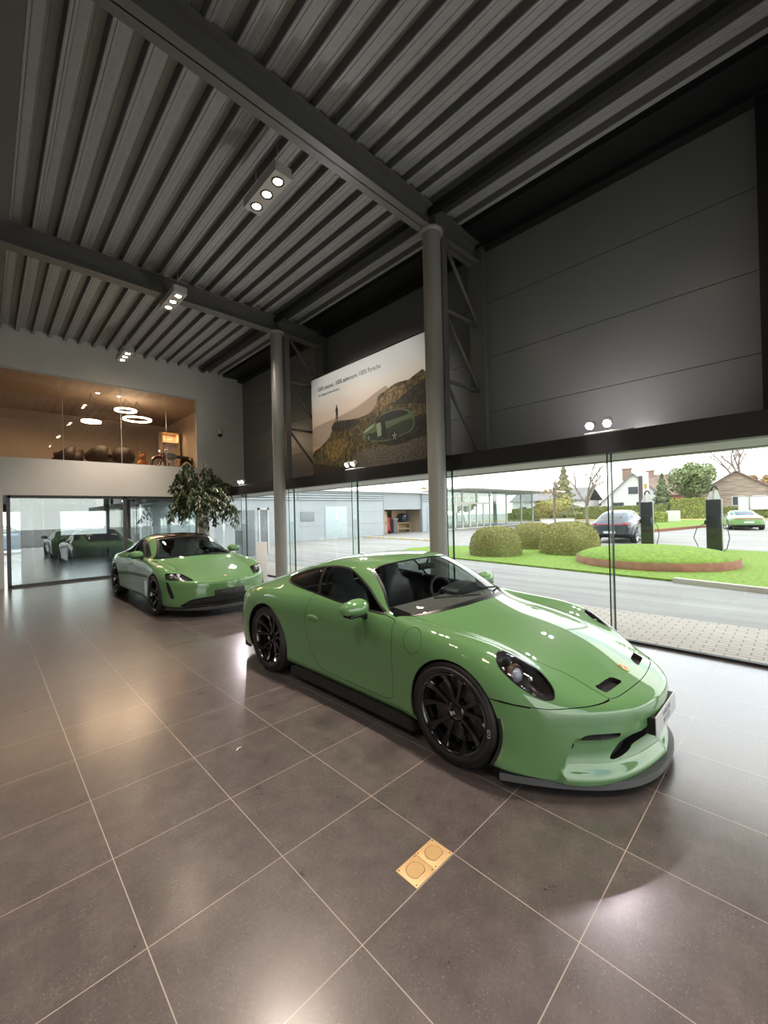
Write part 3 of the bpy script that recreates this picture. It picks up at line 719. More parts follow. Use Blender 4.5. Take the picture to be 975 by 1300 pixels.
    CEN = [(-.505, .214), (-.467, .262), (-.425, .297), (-.348, .312), (0, .318), (.348, .312), (.425, .297), (.467, .262), (.505, .214), (.44, .212), (.35, .232), (.29, .258), (0, .262), (-.29, .258), (-.35, .232), (-.44, .212)]
    cen, bumper = sh.cut(bumper, front_fn(CEN, .5, 4))
    mrk, bumper = sh.cut(bumper, lambda V, N, U: np.where((V[:, 1] < .80) & (V[:, 1] > .3) & (V[:, 0] > .7), np.minimum(.012 - np.abs(V[:, 2] - .530 - (V[:, 1] - .52) * .10), V[:, 1] - .50), -1))
    trim, bumper = sh.cut(bumper, lambda V, N, U: np.where((V[:, 0] > .6) & (V[:, 2] < .44), .376 - np.hypot(V[:, 1] - FA[0], V[:, 2] - FA[1]), -1))
    E = sh.emit
    E('body_shell', P, m_paint, root)
    sill, dummy = [], None
    for sd in (1, -1):
        d_ = E('door', door, m_paint, root, sd)
        E('side_window', dw, m_cglass, d_, sd, -.003); E('window_frame', frame + bp, m_cblack, d_, sd, .001)
        E('quarter_window', qw, m_cglass_d, root, sd, -.003)
        h = E('headlight', hlg, m_lens, root, sd, .002); E('lamp_surround', hlr, m_cblack, h, sd, -.001)
        cast_lamp(h, HC, e1, e2, HP, sd)
        E('air_slot', slit, m_cblack_m, root, sd, -.03); E('side_marker', mrk, mat('smoked_marker', (.015, .012, .011), .12, coat=1), root, sd, .001)
        # door handle: recess and flap
        b = B(); vs = [];
        b.M = Matrix.Translation((sd * .893, 2.645, .712)) @ Matrix.Diagonal((sd, 1, 1, 1))
        b.lathe([(0, .006), (.02, .008), (.04, .004), (.05, -.006)], 24, axis='x'); b.v = [Vector((v.x, 2.645 + (v.y - 2.645) * 1.9, .712 + (v.z - .712) * .62)) for v in b.v]
        b.build('door_handle', m_paint, d_)
        f_ = E('fuel_flap', flap, m_paint, root, sd) if sd < 0 else E('front_wing_panel', flap, m_paint, root, sd)
        E('arch_trim', trim, m_cblack_m, root, sd, .004)
        mirror(root, sd, 1.90, .875, .925, m_paint)
        for ax, r, rr, w, xo in ((FA, .343, .262, .265, .925), (RA, .358, .275, .320, .935)):
            wh = wheel(root, sd * (xo - w / 2), ax[0], r, rr, w, sd)
            if sd < 0 and ax is FA:
                tx = text_mesh('GT3', .030, 'tyre_lettering', mat('tyre_print', (.6, .6, .6), .5), wh, Matrix.Translation((-xo - .0015, ax[0] - .293, ax[1] - .02)) @ Matrix(((0, 0, -1, 0), (0, -1, 0, 0), (-1, 0, 0, 0), (0, 0, 0, 1))), .0004); tx['label'] = 'small white lettering on the tyre wall'
            arch_liner(root, .50, .905, ax[0], ax[1], .362 if ax is FA else .390, sd)
        b = B(); b.prism([(1.40, .07), (1.42, .145), (1.60, .16), (3.00, .16), (3.08, .145), (3.10, .07)], sd * .70, sd * .868, 'x'); b.build('side_skirt', m_cblack_m, root)
    E('windscreen', wsi, m_cglass, root, 0, -.003); E('windscreen_surround', wsf, m_cblack, root, 0, .0005); E('rear_window', rw, m_cglass_d, root, 0, -.002)
    lo = E('bonnet', lid, m_paint, root); bo = E('front_bumper', bumper, m_paint, root)
    for sd in (1, -1): E('bonnet_vent', nos, m_mesh, lo, sd, -.035)
    vent_walls(sh, nos, lo, -.035); E('lower_grille', cen, m_mesh, bo, 0, -.05); vent_walls(sh, cen, bo, -.05, False); vent_walls(sh, slit, bo, -.03)
    # lining seen through seams and glass
    E('inner_lining', [p for p in P + door + lid + bumper + flap if True], m_cblack_m, root, 0, -.014)
    # crest on the bonnet
    b = B(); b.M = Matrix.Translation((0, .232, .5985)) @ Matrix.Rotation(.45, 4, 'X')
    b.prism([(-.026, .035), (0, .040), (.026, .035), (.027, -.005), (.014, -.03), (0, -.04), (-.014, -.03), (-.027, -.005)], 0, .003, 'z'); q = b.build('bonnet_crest', mat('crest_gold', (.75, .55, .25), .3, metal=.6), lo)
    b = B(); b.M = Matrix.Translation((0, .232, .5985)) @ Matrix.Rotation(.45, 4, 'X')
    b.prism([(-.022, .004), (-.002, .004), (-.002, .030), (-.022, .030)], .003, .0036, 'z'); b.prism([(.002, .002), (.022, .002), (.012, -.024), (.002, -.03)], .003, .0036, 'z'); b.build('crest_field', mat('crest_red', (.5, .02, .02), .3), q)
    # splitter lip
    b = B(); n = 41; top, bot = [], []
    for i in range(n):
        x = -.90 + 1.80 * i / (n - 1); a = abs(x) / .90
        y = -.022 + .695 * a ** 2.65; top.append((x, y))
    ring = top + [(x * .93, max(y + .02, min(y + .16, .69))) for x, y in reversed(top)]
    b.prism(ring, .055, .098, 'z'); b.build('splitter', m_splitter, bo)
    b = B(); ring = [(x * .97, y + .014) for x, y in top] + [(x * .9, max(y + .03, min(y + .2, .66))) for x, y in reversed(top)]
    b.prism(ring, .038, .057, 'z'); b.build('splitter_blade', m_cblack_m, bo)
    # show plate
    b = B(); b.box(-.26, .26, -.012, -.005, .305, .428, .003); pl = b.build('licence_plate', m_plate, root); pl['label'] = 'white show plate with faint grey lettering'
    b = B(); b.box(-.25, .25, -.005, .05, .312, .42, .004); b.build('plate_holder', m_cblack_m, pl)
    mm = Matrix.Translation((0, -.0128, .367)) @ Matrix.Rotation(PI / 2, 4, 'X')
    text_mesh('PORSCHE\n911 GT3', .046, 'plate_lettering', mat('plate_print', (.22, .22, .27), .5), pl, mm, .0004, sx=1.0)
    # wipers
    for x0, x1, yo in ((.10, .62, 0), (-.50, .06, .02)):
        b = B(); b.tube([(x1, 1.37 + .16 * (x1 / .62) ** 2 + yo, .945 - .045 * (x1 / .62) ** 2), ((x0 + x1) / 2, 1.40 + yo, .972), (x0, 1.42 + .1 * x0 * x0 + yo, .995)], .008, 8); b.build('wiper', m_cblack_m, root)
    coupe_interior(root)
    # tail lamp strip, rear lip, exhausts
    b = B(); b.tube([(-.70, 4.42, .72), (-.45, 4.53, .725), (0, 4.57, .73), (.45, 4.53, .725), (.70, 4.42, .72)], .016, 8); b.build('tail_lamp', mat('tail_red', (.25, .01, .01), .15), root)
    for sd in (-.07, .07): b = B(); b.cyl((sd, 4.50, .25), .05, .08, 20, 'y'); b.build('exhaust', m_chrome, root)
    b = B(); tq = [(-.80 + 1.6 * i / 24, 4.545 - .27 * (abs(-.80 + 1.6 * i / 24) / .78) ** 2.6) for i in range(25)]; b.prism([(x, y - .14) for x, y in tq] + tq[::-1], .10, .26); b.build('rear_diffuser', m_cblack_m, root)
    return root
def vent_walls(sh, polys, parent, off, split=True):
    """side walls from an opening's edge down to its recessed floor"""
    cnt = {}
    for p in polys:
        for k in range(len(p)):
            a, b_ = p[k], p[(k + 1) % len(p)]; cnt[(min(a, b_), max(a, b_))] = cnt.get((min(a, b_), max(a, b_)), 0) + 1
    bb = {1: B(), -1: B()}
    if not split: bb[-1] = bb[1]
    for (i, j), c in cnt.items():
        if c != 1: continue
        if abs(sh.V[i][0]) < 1e-6 and abs(sh.V[j][0]) < 1e-6: continue
        for sg in (1, -1):
            A = Vector(sh.V[i]); D = Vector(sh.V[j]); na, nd = Vector(sh.N[i]).normalized() * off, Vector(sh.N[j]).normalized() * off
            q = [A, D, D + nd, A + na]; bb[sg].add([(v.x * sg, v.y, v.z) for v in q], [(0, 1, 2, 3)])
    for k, b in bb.items():
        if k > 0 or split: b.build('opening_edge', m_cblack_m, parent, merge=True)
def cast_lamp(h, c, e1, e2, HP, sd):
    n = np.cross(e1, e2); n = n if n[2] > 0 else -n
    def W_(a, b_, d): p = c + e1 * a + e2 * b_ + n * d; return (p[0] * sd, p[1], p[2])
    b = B(); vs = []; N_ = len(HP); prof = [(1.0, -.012), (.93, -.03), (.75, -.075), (.4, -.10), (0.02, -.10)]
    for r, d in prof:
        for a, w_ in HP: vs.append(W_(a * r, w_ * r, d - .012))
    b.add(vs, [(i * N_ + k, i * N_ + (k + 1) % N_, (i + 1) * N_ + (k + 1) % N_, (i + 1) * N_ + k) for i in range(len(prof) - 1) for k in range(N_)], True)
    b.build('lamp_bowl', mat('lamp_bowl_dark', (.05, .044, .042), .25), h)
    cc = Vector(W_(-.05, .0, -.06)); ax = (Vector((0.12 * sd, -1, .12))).normalized()
    b = B(); q = ax.to_track_quat('Z', 'Y').to_matrix().to_4x4(); b.M = Matrix.Translation(cc) @ q
    b.lathe([(.062, -.03), (.068, .0), (.060, .014), (.048, .010)], 28); b.build('lamp_bezel', mat('lamp_bezel_bronze', (.11, .075, .05), .3, metal=.5), h)
    b = B(); b.M = Matrix.Translation(cc) @ q; b.lathe([(.046, .0), (.043, .018), (.030, .032), (.012, .039), (0, .040)], 24); b.build('projector_lens', mat('lens_bluegrey', (.42, .45, .55), .05, coat=1), h)
    for (a, w_) in ((-.125, .045), (.03, .045), (.03, -.045), (-.125, -.035)):
        b = B(); p = Vector(W_(a, w_, -.055)); b.M = Matrix.Translation(p) @ q; b.lathe([(.015, -.01), (.015, .012), (.0, .016)], 14); b.build('light_module', m_chrome, h)
def mirror(root, sd, y, x, z, m):
    b = B(); b.M = Matrix.Translation((sd * (x + .105), y, z)) @ Matrix.Diagonal((sd, 1, 1, 1))
    vs, fs = [], []; n = 20; secs = [(-.125, .45), (-.10, .80), (-.05, 1.0), (.02, .98), (.08, .80), (.12, .5), (.135, .2)]
    for xx, k in secs:
        for j in range(n):
            a = 2 * PI * j / n; cy, sz = math.cos(a), math.sin(a)
            vs.append((xx, cy * .085 * k + .012 * (xx / .1) ** 2, sz * .080 * k * (1 if sz > 0 else .75)))
    for i in range(len(secs) - 1):
        for j in range(n): fs.append((i * n + j, i * n + (j + 1) % n, (i + 1) * n + (j + 1) % n, (i + 1) * n + j))
    fs += [tuple(range(n))[::-1], tuple(range((len(secs) - 1) * n, len(secs) * n))]
    b.add(vs, fs, True); mo = b.build('door_mirror', m, root)
    b = B(); b.M = Matrix.Translation((sd * (x + .105), y, z)) @ Matrix.Diagonal((sd, 1, 1, 1))
    b.tube([(-.075, .02, -.035), (-.10, .025, -.075), (-.155, .02, -.105)], [.026, .024, .03], 10); b.build('mirror_foot', m_cblack, mo)
    b = B(); b.M = Matrix.Translation((sd * (x + .105), y + .086, z)) @ Matrix.Diagonal((sd, 1, 1, 1))
    b.box(-.085, .085, -.006, .004, -.04, .048, .004); b.build('mirror_glass', m_chrome, mo)
    b = B(); b.M = Matrix.Translation((sd * (x + .105), y, z)) @ Matrix.Diagonal((sd, 1, 1, 1))
    b.box(-.088, .09, -.052, .055, -.064, -.035, .012); b.build('mirror_base', m_cblack, mo)
def coupe_interior(root):
    b = B(); b.prism([(1.57, .78), (1.57, .852), (1.62, .875), (1.80, .895), (1.90, .865), (1.92, .76), (1.75, .60), (1.57, .55)], -.64, .64, 'x'); b.box(-.12, .12, 1.6, 2.9, .28, .52, .03)
    b.build('dashboard', mat('dash_leather', (.21, .195, .18), .4), root)
    b = B(); b.prism([(.02 + .26 * math.cos(PI * i / 10), .895 + .085 * math.sin(PI * i / 10)) for i in range(11)], 1.68, 1.86, 'y'); b.M = None
    b.v = [Vector((v.x + .34, v.y, v.z)) for v in b.v]; b.build('instrument_hood', m_leather, root)
    seat(root, -.36, 2.66, .34, m_leather); seat(root, .36, 2.66, .34, m_leather)
    steering_wheel(root, .36, 2.04, .83)
    b = B(); b.box(-.78, .78, 1.3, 3.1, .20, .24); b.box(-.74, .74, 2.95, 3.0, .2, .95); b.build('cabin_floor', m_cblack_m, root)
    b = B(); b.box(-.12, .12, 1.945, 1.97, 1.135, 1.20, .012); b.tube([(0, 1.95, 1.2), (0, 1.93, 1.24)], .012, 8); b.build('rear_view_mirror', m_cblack, root)
    b = B(); b.tube([(-.55, 2.9, .5), (-.53, 2.88, 1.05), (-.40, 2.86, 1.17), (.40, 2.86, 1.17), (.53, 2.88, 1.05), (.55, 2.9, .5)], .022, 10); b.build('roll_hoop', m_cblack, root)
sport_coupe(3.12, 0.645)
# ------------------------------------------------------------------ the green electric saloon
def saloon_net(shape=None):
    def col(s, r, top):
        o = [((q[2] if len(q) > 2 else s), q[0], q[1]) for q in list(r) + list(top)]
        assert len(o) == 12; return o
    C_ = []
    C_.append(col(0, [(0, .50), (.35, .50), (.62, .50), (.74, .50), (.78, .50), (.78, .50), (.75, .50)], [(.69, .50), (.58, .50), (.42, .50), (.2, .50), (0, .50)]))
    C_.append(col(0, [(0, .36), (.36, .36), (.64, .37), (.765, .40), (.80, .47), (.80, .53), (.77, .56)], [(.70, .57), (.59, .57), (.42, .57), (.2, .57), (0, .57)]))
    C_.append(col(.03, [(0, .22), (.38, .22), (.70, .23), (.82, .32), (.845, .46), (.84, .56), (.80, .605)], [(.72, .61), (.60, .605), (.42, .60), (.2, .60), (0, .60)]))
    C_.append(col(.10, [(0, .16), (.42, .16), (.74, .17), (.87, .27), (.89, .45), (.88, .58), (.83, .645)], [(.74, .655), (.61, .635), (.42, .628), (.2, .628), (0, .628)]))
    C_.append(col(.28, [(0, .15), (.46, .15), (.80, .16), (.91, .27), (.93, .45), (.92, .62), (.86, .705)], [(.76, .725), (.62, .685), (.43, .668), (.2, .668), (0, .668)]))
    C_.append(col(.55, [(0, .14), (.5, .14), (.84, .16), (.935, .28), (.955, .46), (.948, .655), (.885, .765)], [(.78, .790), (.63, .740), (.43, .718), (.2, .722), (0, .724)]))
    C_.append(col(.95, [(0, .14), (.5, .14), (.86, .17), (.955, .30), (.972, .48), (.965, .69), (.905, .828)], [(.79, .855), (.64, .800), (.44, .782), (.2, .790), (0, .793)]))
    C_.append(col(1.35, [(0, .14), (.5, .14), (.87, .18), (.945, .31), (.955, .50), (.945, .72), (.890, .865)], [(.785, .890, 1.50), (.66, .870, 1.42), (.45, .853, 1.30), (.22, .855, 1.24), (0, .857, 1.22)]))
    C_.append(col(1.58, [(0, .14), (.5, .14), (.86, .18), (.930, .31), (.940, .50), (.935, .73), (.890, .880)], [(.810, .918, 1.72), (.68, .922, 1.62), (.46, .922, 1.47), (.22, .926, 1.39), (0, .928, 1.37)]))
    C_.append(col(1.70, [(0, .14), (.5, .14), (.86, .18), (.925, .31), (.935, .50), (.932, .73), (.890, .885)], [(.825, .928, 1.80), (.70, .965, 1.70), (.47, .975, 1.54), (.22, .980, 1.46), (0, .982, 1.44)]))
    C_.append(col(2.02, [(0, .14), (.5, .14), (.86, .18), (.920, .31), (.932, .50), (.930, .73), (.890, .892)], [(.835, .940), (.735, 1.085, 2.05), (.50, 1.130, 1.88), (.24, 1.145, 1.80), (0, 1.150, 1.78)]))
    C_.append(col(2.36, [(0, .14), (.5, .14), (.86, .18), (.918, .31), (.930, .50), (.930, .74), (.890, .898)], [(.838, .950), (.745, 1.140), (.590, 1.280, 2.36), (.33, 1.318, 2.26), (0, 1.330, 2.22)]))
    C_.append(col(2.75, [(0, .14), (.5, .14), (.86, .18), (.918, .31), (.930, .50), (.932, .74), (.892, .903)], [(.840, .958), (.745, 1.160), (.585, 1.318), (.34, 1.366), (0, 1.378)]))
    C_.append(col(3.15, [(0, .14), (.5, .14), (.865, .18), (.930, .31), (.945, .50), (.948, .74), (.905, .905)], [(.842, .965), (.735, 1.140), (.565, 1.292), (.33, 1.342), (0, 1.357)]))
    C_.append(col(3.50, [(0, .14), (.5, .14), (.875, .18), (.955, .31), (.975, .50), (.975, .73), (.930, .905)], [(.848, .968), (.720, 1.080), (.540, 1.210), (.31, 1.262), (0, 1.276)]))
    C_.append(col(3.87, [(0, .15), (.5, .15), (.875, .19), (.968, .32), (.985, .52), (.980, .74), (.930, .895)], [(.840, .950), (.700, 1.010), (.520, 1.100), (.30, 1.138), (0, 1.150)]))
    C_.append(col(4.25, [(0, .18), (.5, .18), (.855, .22), (.945, .34), (.965, .54), (.955, .74), (.900, .870)], [(.810, .915), (.680, .945), (.500, .985), (.29, 1.008), (0, 1.016)]))
    C_.append(col(4.62, [(0, .22), (.48, .22), (.81, .26), (.890, .36), (.915, .55), (.905, .74), (.850, .850)], [(.760, .892), (.640, .915), (.470, .935), (.27, .945), (0, .950)]))
    C_.append(col(4.86, [(0, .30), (.46, .30), (.76, .32), (.840, .42), (.865, .58), (.850, .73), (.800, .81)], [(.710, .84), (.600, .85), (.440, .86), (.25, .87), (0, .87)]))
    C_.append(col(4.95, [(0, .42), (.44, .42), (.71, .44), (.795, .50), (.820, .60), (.805, .69), (.760, .73)], [(.680, .75), (.570, .755), (.420, .76), (.24, .76), (0, .76)]))
    C_.append(col(4.963, [(0, .54), (.43, .54), (.69, .55), (.775, .57), (.795, .61), (.785, .65), (.740, .67)], [(.665, .68), (.560, .68), (.410, .68), (.23, .68), (0, .68)]))
    C_.append(col(4.963, [(0, .62), (.42, .62), (.67, .62), (.755, .62), (.775, .62), (.765, .62), (.720, .62)], [(.650, .62), (.550, .62), (.400, .62), (.22, .62), (0, .62)]))
    def pull(s, w):
        f = np.clip(1 - s / 1.0, 0, 1) ** 1.6 * .34 * (np.clip(w, 0, 1) / .80) ** 2.6
        g = np.clip((s - 4.0) / .963, 0, 1) ** 1.6 * .26 * (np.clip(w, 0, 1) / .80) ** 2.6
        return f - g
    if shape: C_ = shape(C_)
    return Net(C_, pull, ends=(C_[0][0][0], C_[-1][0][0]))
# ---END NET
def suv_shape(C_):
    """taller hatchback body on the same plan"""
    o = []
    for c in C_:
        q = []
        for r, (s_, w, z) in enumerate(c):
            s2 = s_ * .945; z2 = .05 + z * (1.15 if z > .5 else 1.15)
            if r >= 8 and s_ > 2.3:
                top = np.interp(s_, [2.3, 2.75, 3.4, 3.9, 4.3, 4.62, 4.86, 4.95, 4.97], [1.575, 1.625, 1.60, 1.51, 1.38, 1.20, 1.02, .90, .76]); sh_ = c[7][2] * 1.15 + .05
                z2 = sh_ + (top - sh_) * {8: .52, 9: .90, 10: .98, 11: 1.0}[r]
                if s_ > 4.9: z2 = z * 1.15 + .05
            q.append((s2, w * .985, z2))
        o.append(q)
    return o
m_black_glass = mat('black_roof_glass', (.010, .007, .006), .06, coat=.5)
def saloon(name, label, loc, rz, paint, res=(150, 90), suv=False, seats_m=None, rim=None, wheel_r=.352, plate=None, group=None, fine=True, holder=True):
    root = thing(name, label, 'car', loc, rz, group)
    sh = Sheet(saloon_net(suv_shape if suv else None), *res); P = sh.polys
    k, kz = (.945, 1.15) if suv else (1, 1); z0 = .05 if suv else 0
    FA, RA = (.965 * k, wheel_r), (3.87 * k, wheel_r)
    def arch(ax, r): return lambda V, N, U: np.where((V[:, 0] > .55) & (V[:, 2] < .85 * kz), r - np.hypot(V[:, 1] - ax[0], V[:, 2] - ax[1]), -1)
    _, P = sh.cut(P, arch(FA, wheel_r + .02)); _, P = sh.cut(P, arch(RA, wheel_r + .03))
    if suv: DLO = [(1.72, 1.13), (2.2, 1.145), (2.9, 1.165), (3.4, 1.185), (3.75, 1.23), (3.72, 1.29), (3.45, 1.40), (3.1, 1.485), (2.6, 1.505), (2.3, 1.47), (1.98, 1.32)]
    else: DLO = [(1.80, .945), (2.3, .956), (3.0, .972), (3.55, .988), (3.82, 1.012), (3.78, 1.06), (3.50, 1.165), (3.1, 1.250), (2.72, 1.272), (2.42, 1.245), (2.10, 1.115)]
    dlo = side_fn(DLO, .4); sw, P = sh.cut(P, dlo); swi, fr = sh.cut(sw, lambda V, N, U: dlo(V, N, U) - .018)
    bp_ = 2.80 * k; bp, swi = sh.cut(swi, lambda V, N, U: .035 - np.abs(V[:, 1] - bp_ - (V[:, 2] - 1.0) * .15)); rwn, fwn = sh.cut(swi, lambda V, N, U: V[:, 1] - bp_ - (V[:, 2] - 1.0) * .15)
    def wfn(V, N, U):
        u, v = U.T
        u0 = np.interp(v, [7.0, 7.7, 10, 11], [7.66, 7.90, 8.38, 8.45]); v0 = np.interp(u, [7.6, 10.95], [7.0, 9.15])
        return np.minimum(np.minimum((u - u0) * .3, (10.85 - u) * .3), (v - v0) * .12)
    ws, P = sh.cut(P, wfn); wsi, wsf = sh.cut(ws, lambda V, N, U: wfn(V, N, U) - .022)
    rt, P = sh.cut(P, lambda V, N, U: np.minimum(np.minimum((U[:, 0] - 10.85) * .3, (13.9 - U[:, 0]) * .3), (U[:, 1] - 9.2) * .12))
    rw, P = sh.cut(P, lambda V, N, U: np.minimum(np.minimum((U[:, 0] - 14.1) * .3, ((16.55 if not suv else 16.9) - U[:, 0]) * .3), (U[:, 1] - 9.0) * .12))
    fz = lambda L_: [(a, b_ * kz + z0) for a, b_ in L_]
    HLP = fz([(.885, .690), (.868, .745), (.83, .752), (.72, .742), (.625, .718), (.575, .668), (.55, .625), (.683, .629), (.80, .638), (.875, .648)])
    hlf = front_fn(HLP, .75 * k, 4); hl, P = sh.cut(P, hlf)
    cur, P = sh.cut(P, front_fn(fz([(.888, .612), (.866, .60), (.840, .50), (.808, .36), (.838, .335), (.862, .40), (.882, .50)]), .6, 4))
    gr, P = sh.cut(P, front_fn(fz([(-.73, .20), (-.66, .27), (-.56, .325), (-.27, .345), (0, .348), (.27, .345), (.56, .325), (.66, .27), (.73, .20), (.5, .185), (0, .18), (-.5, .185)]), .5, 4))
    low, P = sh.cut(P, lambda V, N, U: np.where((V[:, 1] > .6) | (V[:, 2] < .19), np.where(V[:, 1] > 4.35 * k, .46 if suv else .38, .215) - V[:, 2], -1))
    door, hood = [], []
    if fine:
        S_ = .003
        df = side_fn([(1.78, .93), (1.66, .80), (1.62, .55), (1.66, .30), (2.70, .28), (2.78, .6), (2.80, .96), (2.3, .945)], .55); door, P = sh.cut(P, lambda V, N, U: df(V, N, U) - S_); _, P = sh.cut(P, lambda V, N, U: df(V, N, U) + S_)
        d2 = side_fn([(2.86, .96), (2.83, .6), (2.77, .28), (3.30, .28), (3.45, .42), (3.62, .70), (3.72, .86), (3.70, .98)], .55); dr, P = sh.cut(P, lambda V, N, U: d2(V, N, U) - S_); _, P = sh.cut(P, lambda V, N, U: d2(V, N, U) + S_)
        HP = [(.48, .115), (.545, .175), (.60, .33), (.655, .60), (.70, 1.0), (.735, 1.45), (.73, 1.75), (.3, 1.75)]
        hf = top_fn([(0, .10)] + HP + [(0, 1.75)] + [(-a, b_) for a, b_ in HP[::-1]], .55, 3); hood, P = sh.cut(P, lambda V, N, U: hf(V, N, U) - S_); _, P = sh.cut(P, lambda V, N, U: hf(V, N, U) + S_)
    E = sh.emit
    E('body_shell', P, paint, root)
    for sd in (1, -1):
        tgt = root
        if fine: tgt = E('door', door, paint, root, sd); r_ = E('door', dr, paint, root, sd)
        E('side_window', fwn, m_cglass, tgt, sd, -.003); E('side_window', rwn, m_cglass_d, r_ if fine else root, sd, -.003); E('window_frame', fr + bp, m_cblack, root, sd, .001)
        h = E('headlight', hl, m_lens, root, sd, .003); E('lamp_bowl', hl, mat('lamp_bowl_dark', (.05, .044, .042), .25), h, sd, -.025)
        if fine:
            for (a, c) in ((.80, .715), (.80, .672), (.715, .715), (.715, .672)):
                b = B(); b.M = Matrix.Translation((sd * a, np.interp(a, [.70, .82], [.40, .50]), c)) @ Matrix.Rotation(PI / 2, 4, 'X'); b.lathe([(.026, -.03), (.026, .004), (.018, .012), (0, .014)], 14); b.build('light_module', mat('lens_white', (.7, .72, .75), .1, coat=1), h)
        E('air_curtain', cur, m_cblack_m, root, sd, -.012)
        mirror(root, sd, 1.98 * k, .875, 1.0 * kz + z0 * .5, paint)
        for ax, xo in ((FA, .972), (RA, .982)):
            w_ = wheel(root, sd * (xo - .125), ax[0], wheel_r, wheel_r - .085, .25, sd, 5, 'single', rim_m=rim or m_rimblk, disc=fine)
            arch_liner(root, .52, .955, ax[0], ax[1], wheel_r + .025, sd)
        if fine:
            b = B(); b.M = Matrix.Translation((sd * .932, 2.62, .80)); b.lathe([(0, .004), (.02, .006), (.03, -.004)], 16, axis='x'); b.v = [Vector((v.x if sd > 0 else 2 * sd * .932 - v.x, 2.62 + (v.y - 2.62) * 3.2, .80 + (v.z - .80) * .6)) for v in b.v]; b.build('door_handle', paint, tgt)
    E('windscreen', wsi, m_cglass, root, 0, -.003); E('windscreen_surround', wsf, m_cblack, root, 0, .0005); E('roof_panel', rt, m_black_glass if not suv else paint, root); E('rear_window', rw, mat('dark_rear_glass', (.02, .025, .03), .05, coat=.6), root, 0, -.002)
    if hood: ho = E('bonnet', hood, paint, root)
    E('lower_grille', gr, m_mesh, root, 0, -.03); vent_walls(sh, gr, root, -.03, False); E('sill_cladding', low, m_cblack_m, root)
    E('inner_lining', P + low + hood + door, m_cblack_m, root, 0, -.016)
    if fine:
        b = B(); b.M = Matrix.Translation((0, .185, .650)) @ Matrix.Rotation(.25, 4, 'X'); b.prism([(-.026, .035), (0, .040), (.026, .035), (.027, -.005), (.014, -.03), (0, -.04), (-.014, -.03), (-.027, -.005)], 0, .004, 'z'); b.build('bonnet_crest', mat('crest_gold', (.75, .55, .25), .3, metal=.6), ho)
        b = B(); b.box(-.27, .27, -.022, -.004, .335, .455, .006); pl = b.build('plate_holder', mat('plate_black', (.018, .018, .019), .4), root); pl['label'] = 'empty black plate holder'
        for x in (-.12, .12): b = B(); b.cyl((x, -.026, .40), .012, .006, 12, 'y'); b.build('fixing', m_splitter, pl)
        b = B(); tp = [(-.88 + 1.76 * i / 30, -.03 + .62 * (abs(-.88 + 1.76 * i / 30) / .88) ** 2.8) for i in range(31)]; b.prism(tp + [(x * .94, y + .18) for x, y in tp[::-1]], .125, .165); b.build('splitter', mat('splitter_dark', (.05, .05, .055), .5), root)
        b = B(); b.prism([(1.70, .80), (1.70, .88), (1.78, .915), (1.98, .93), (2.05, .9), (2.05, .7)], -.70, .70, 'x'); b.build('dashboard', m_leather, root)
        sm = seats_m or m_leather
        for x, y in ((-.38, 2.72), (.38, 2.72), (-.38, 3.55), (.38, 3.55)): seat(root, x, y, .38, sm)
        steering_wheel(root, .38, 2.12, .90)
        b = B(); b.box(-.85, .85, 1.5, 4.0, .20, .26); b.build('cabin_floor', m_cblack_m, root)
        b = B(); b.box(-.11, .11, 2.12, 2.145, 1.20, 1.255, .012); b.build('rear_view_mirror', m_cblack, root)
    else:
        b = B(); b.box(-.70, .70, 2.0, 4.0, .30, .95 * kz); b.build('seats', m_cblack_m, root)
        T = 4.963 * k
        zz = .80 * kz + z0 * .4
        b = B(); b.tube([(-.76, T - .20, zz - .02), (-.5, T - .045, zz), (0, T + .012, zz), (.5, T - .045, zz), (.76, T - .20, zz - .02)], .022, 8); b.build('tail_lamp', mat('tail_red_bright', (.45, .02, .03), .2), root)
        if suv:
            for sd in (1, -1): b = B(); b.tube([(sd * .83, T - .30, zz - .01), (sd * .62, T - .09, zz)], .055, 10); b.build('tail_lamp', mat('tail_red_bright', (.45, .02, .03), .2), root)
        b = B(); b.box(-.26, .26, T - .005, T + .012, .50, .61); b.build('licence_plate', m_plate, root)
    return root
saloon('electric_saloon', 'glossy green four-door saloon with black glass roof and pale seats, parked behind the coupe', (3.09, 7.09, 0), 0, m_paint, (190, 104), seats_m=mat('pale_seats', (.42, .46, .44), .6))
# ================================================================== outside
GZ = -0.05
rng = random.Random(7)
def brick_mat(name, c1, c2, mortar, scale, rot=0, msize=.03, bw=.5, rh=.25):
    m = bpy.data.materials.new(name); m.use_nodes = True; t = m.node_tree; p = t.nodes['Principled BSDF']; p.inputs['Roughness'].default_value = .8
    tc = nn(t, 'ShaderNodeTexCoord'); mp = nn(t, 'ShaderNodeMapping'); mp.inputs['Rotation'].default_value = (0, 0, rot); b = nn(t, 'ShaderNodeTexBrick')
    b.inputs['Color1'].default_value = (*c1, 1); b.inputs['Color2'].default_value = (*c2, 1); b.inputs['Mortar'].default_value = (*mortar, 1)
    b.inputs['Scale'].default_value = scale; b.inputs['Mortar Size'].default_value = msize; b.inputs['Brick Width'].default_value = bw; b.inputs['Row Height'].default_value = rh
    t.links.new(tc.outputs['Object'], mp.inputs[0]); t.links.new(mp.outputs[0], b.inputs['Vector']); t.links.new(b.outputs[0], p.inputs['Base Color']); return m
m_asph = mat('asphalt', (.30, .285, .268), .72, noise=(1.3, .20), bump=(90, .2))
_t = m_asph.node_tree; _mp = nn(_t, 'ShaderNodeMapping'); _mp.inputs['Scale'].default_value = (1.6, .16, 1.0); _tc = nn(_t, 'ShaderNodeTexCoord')
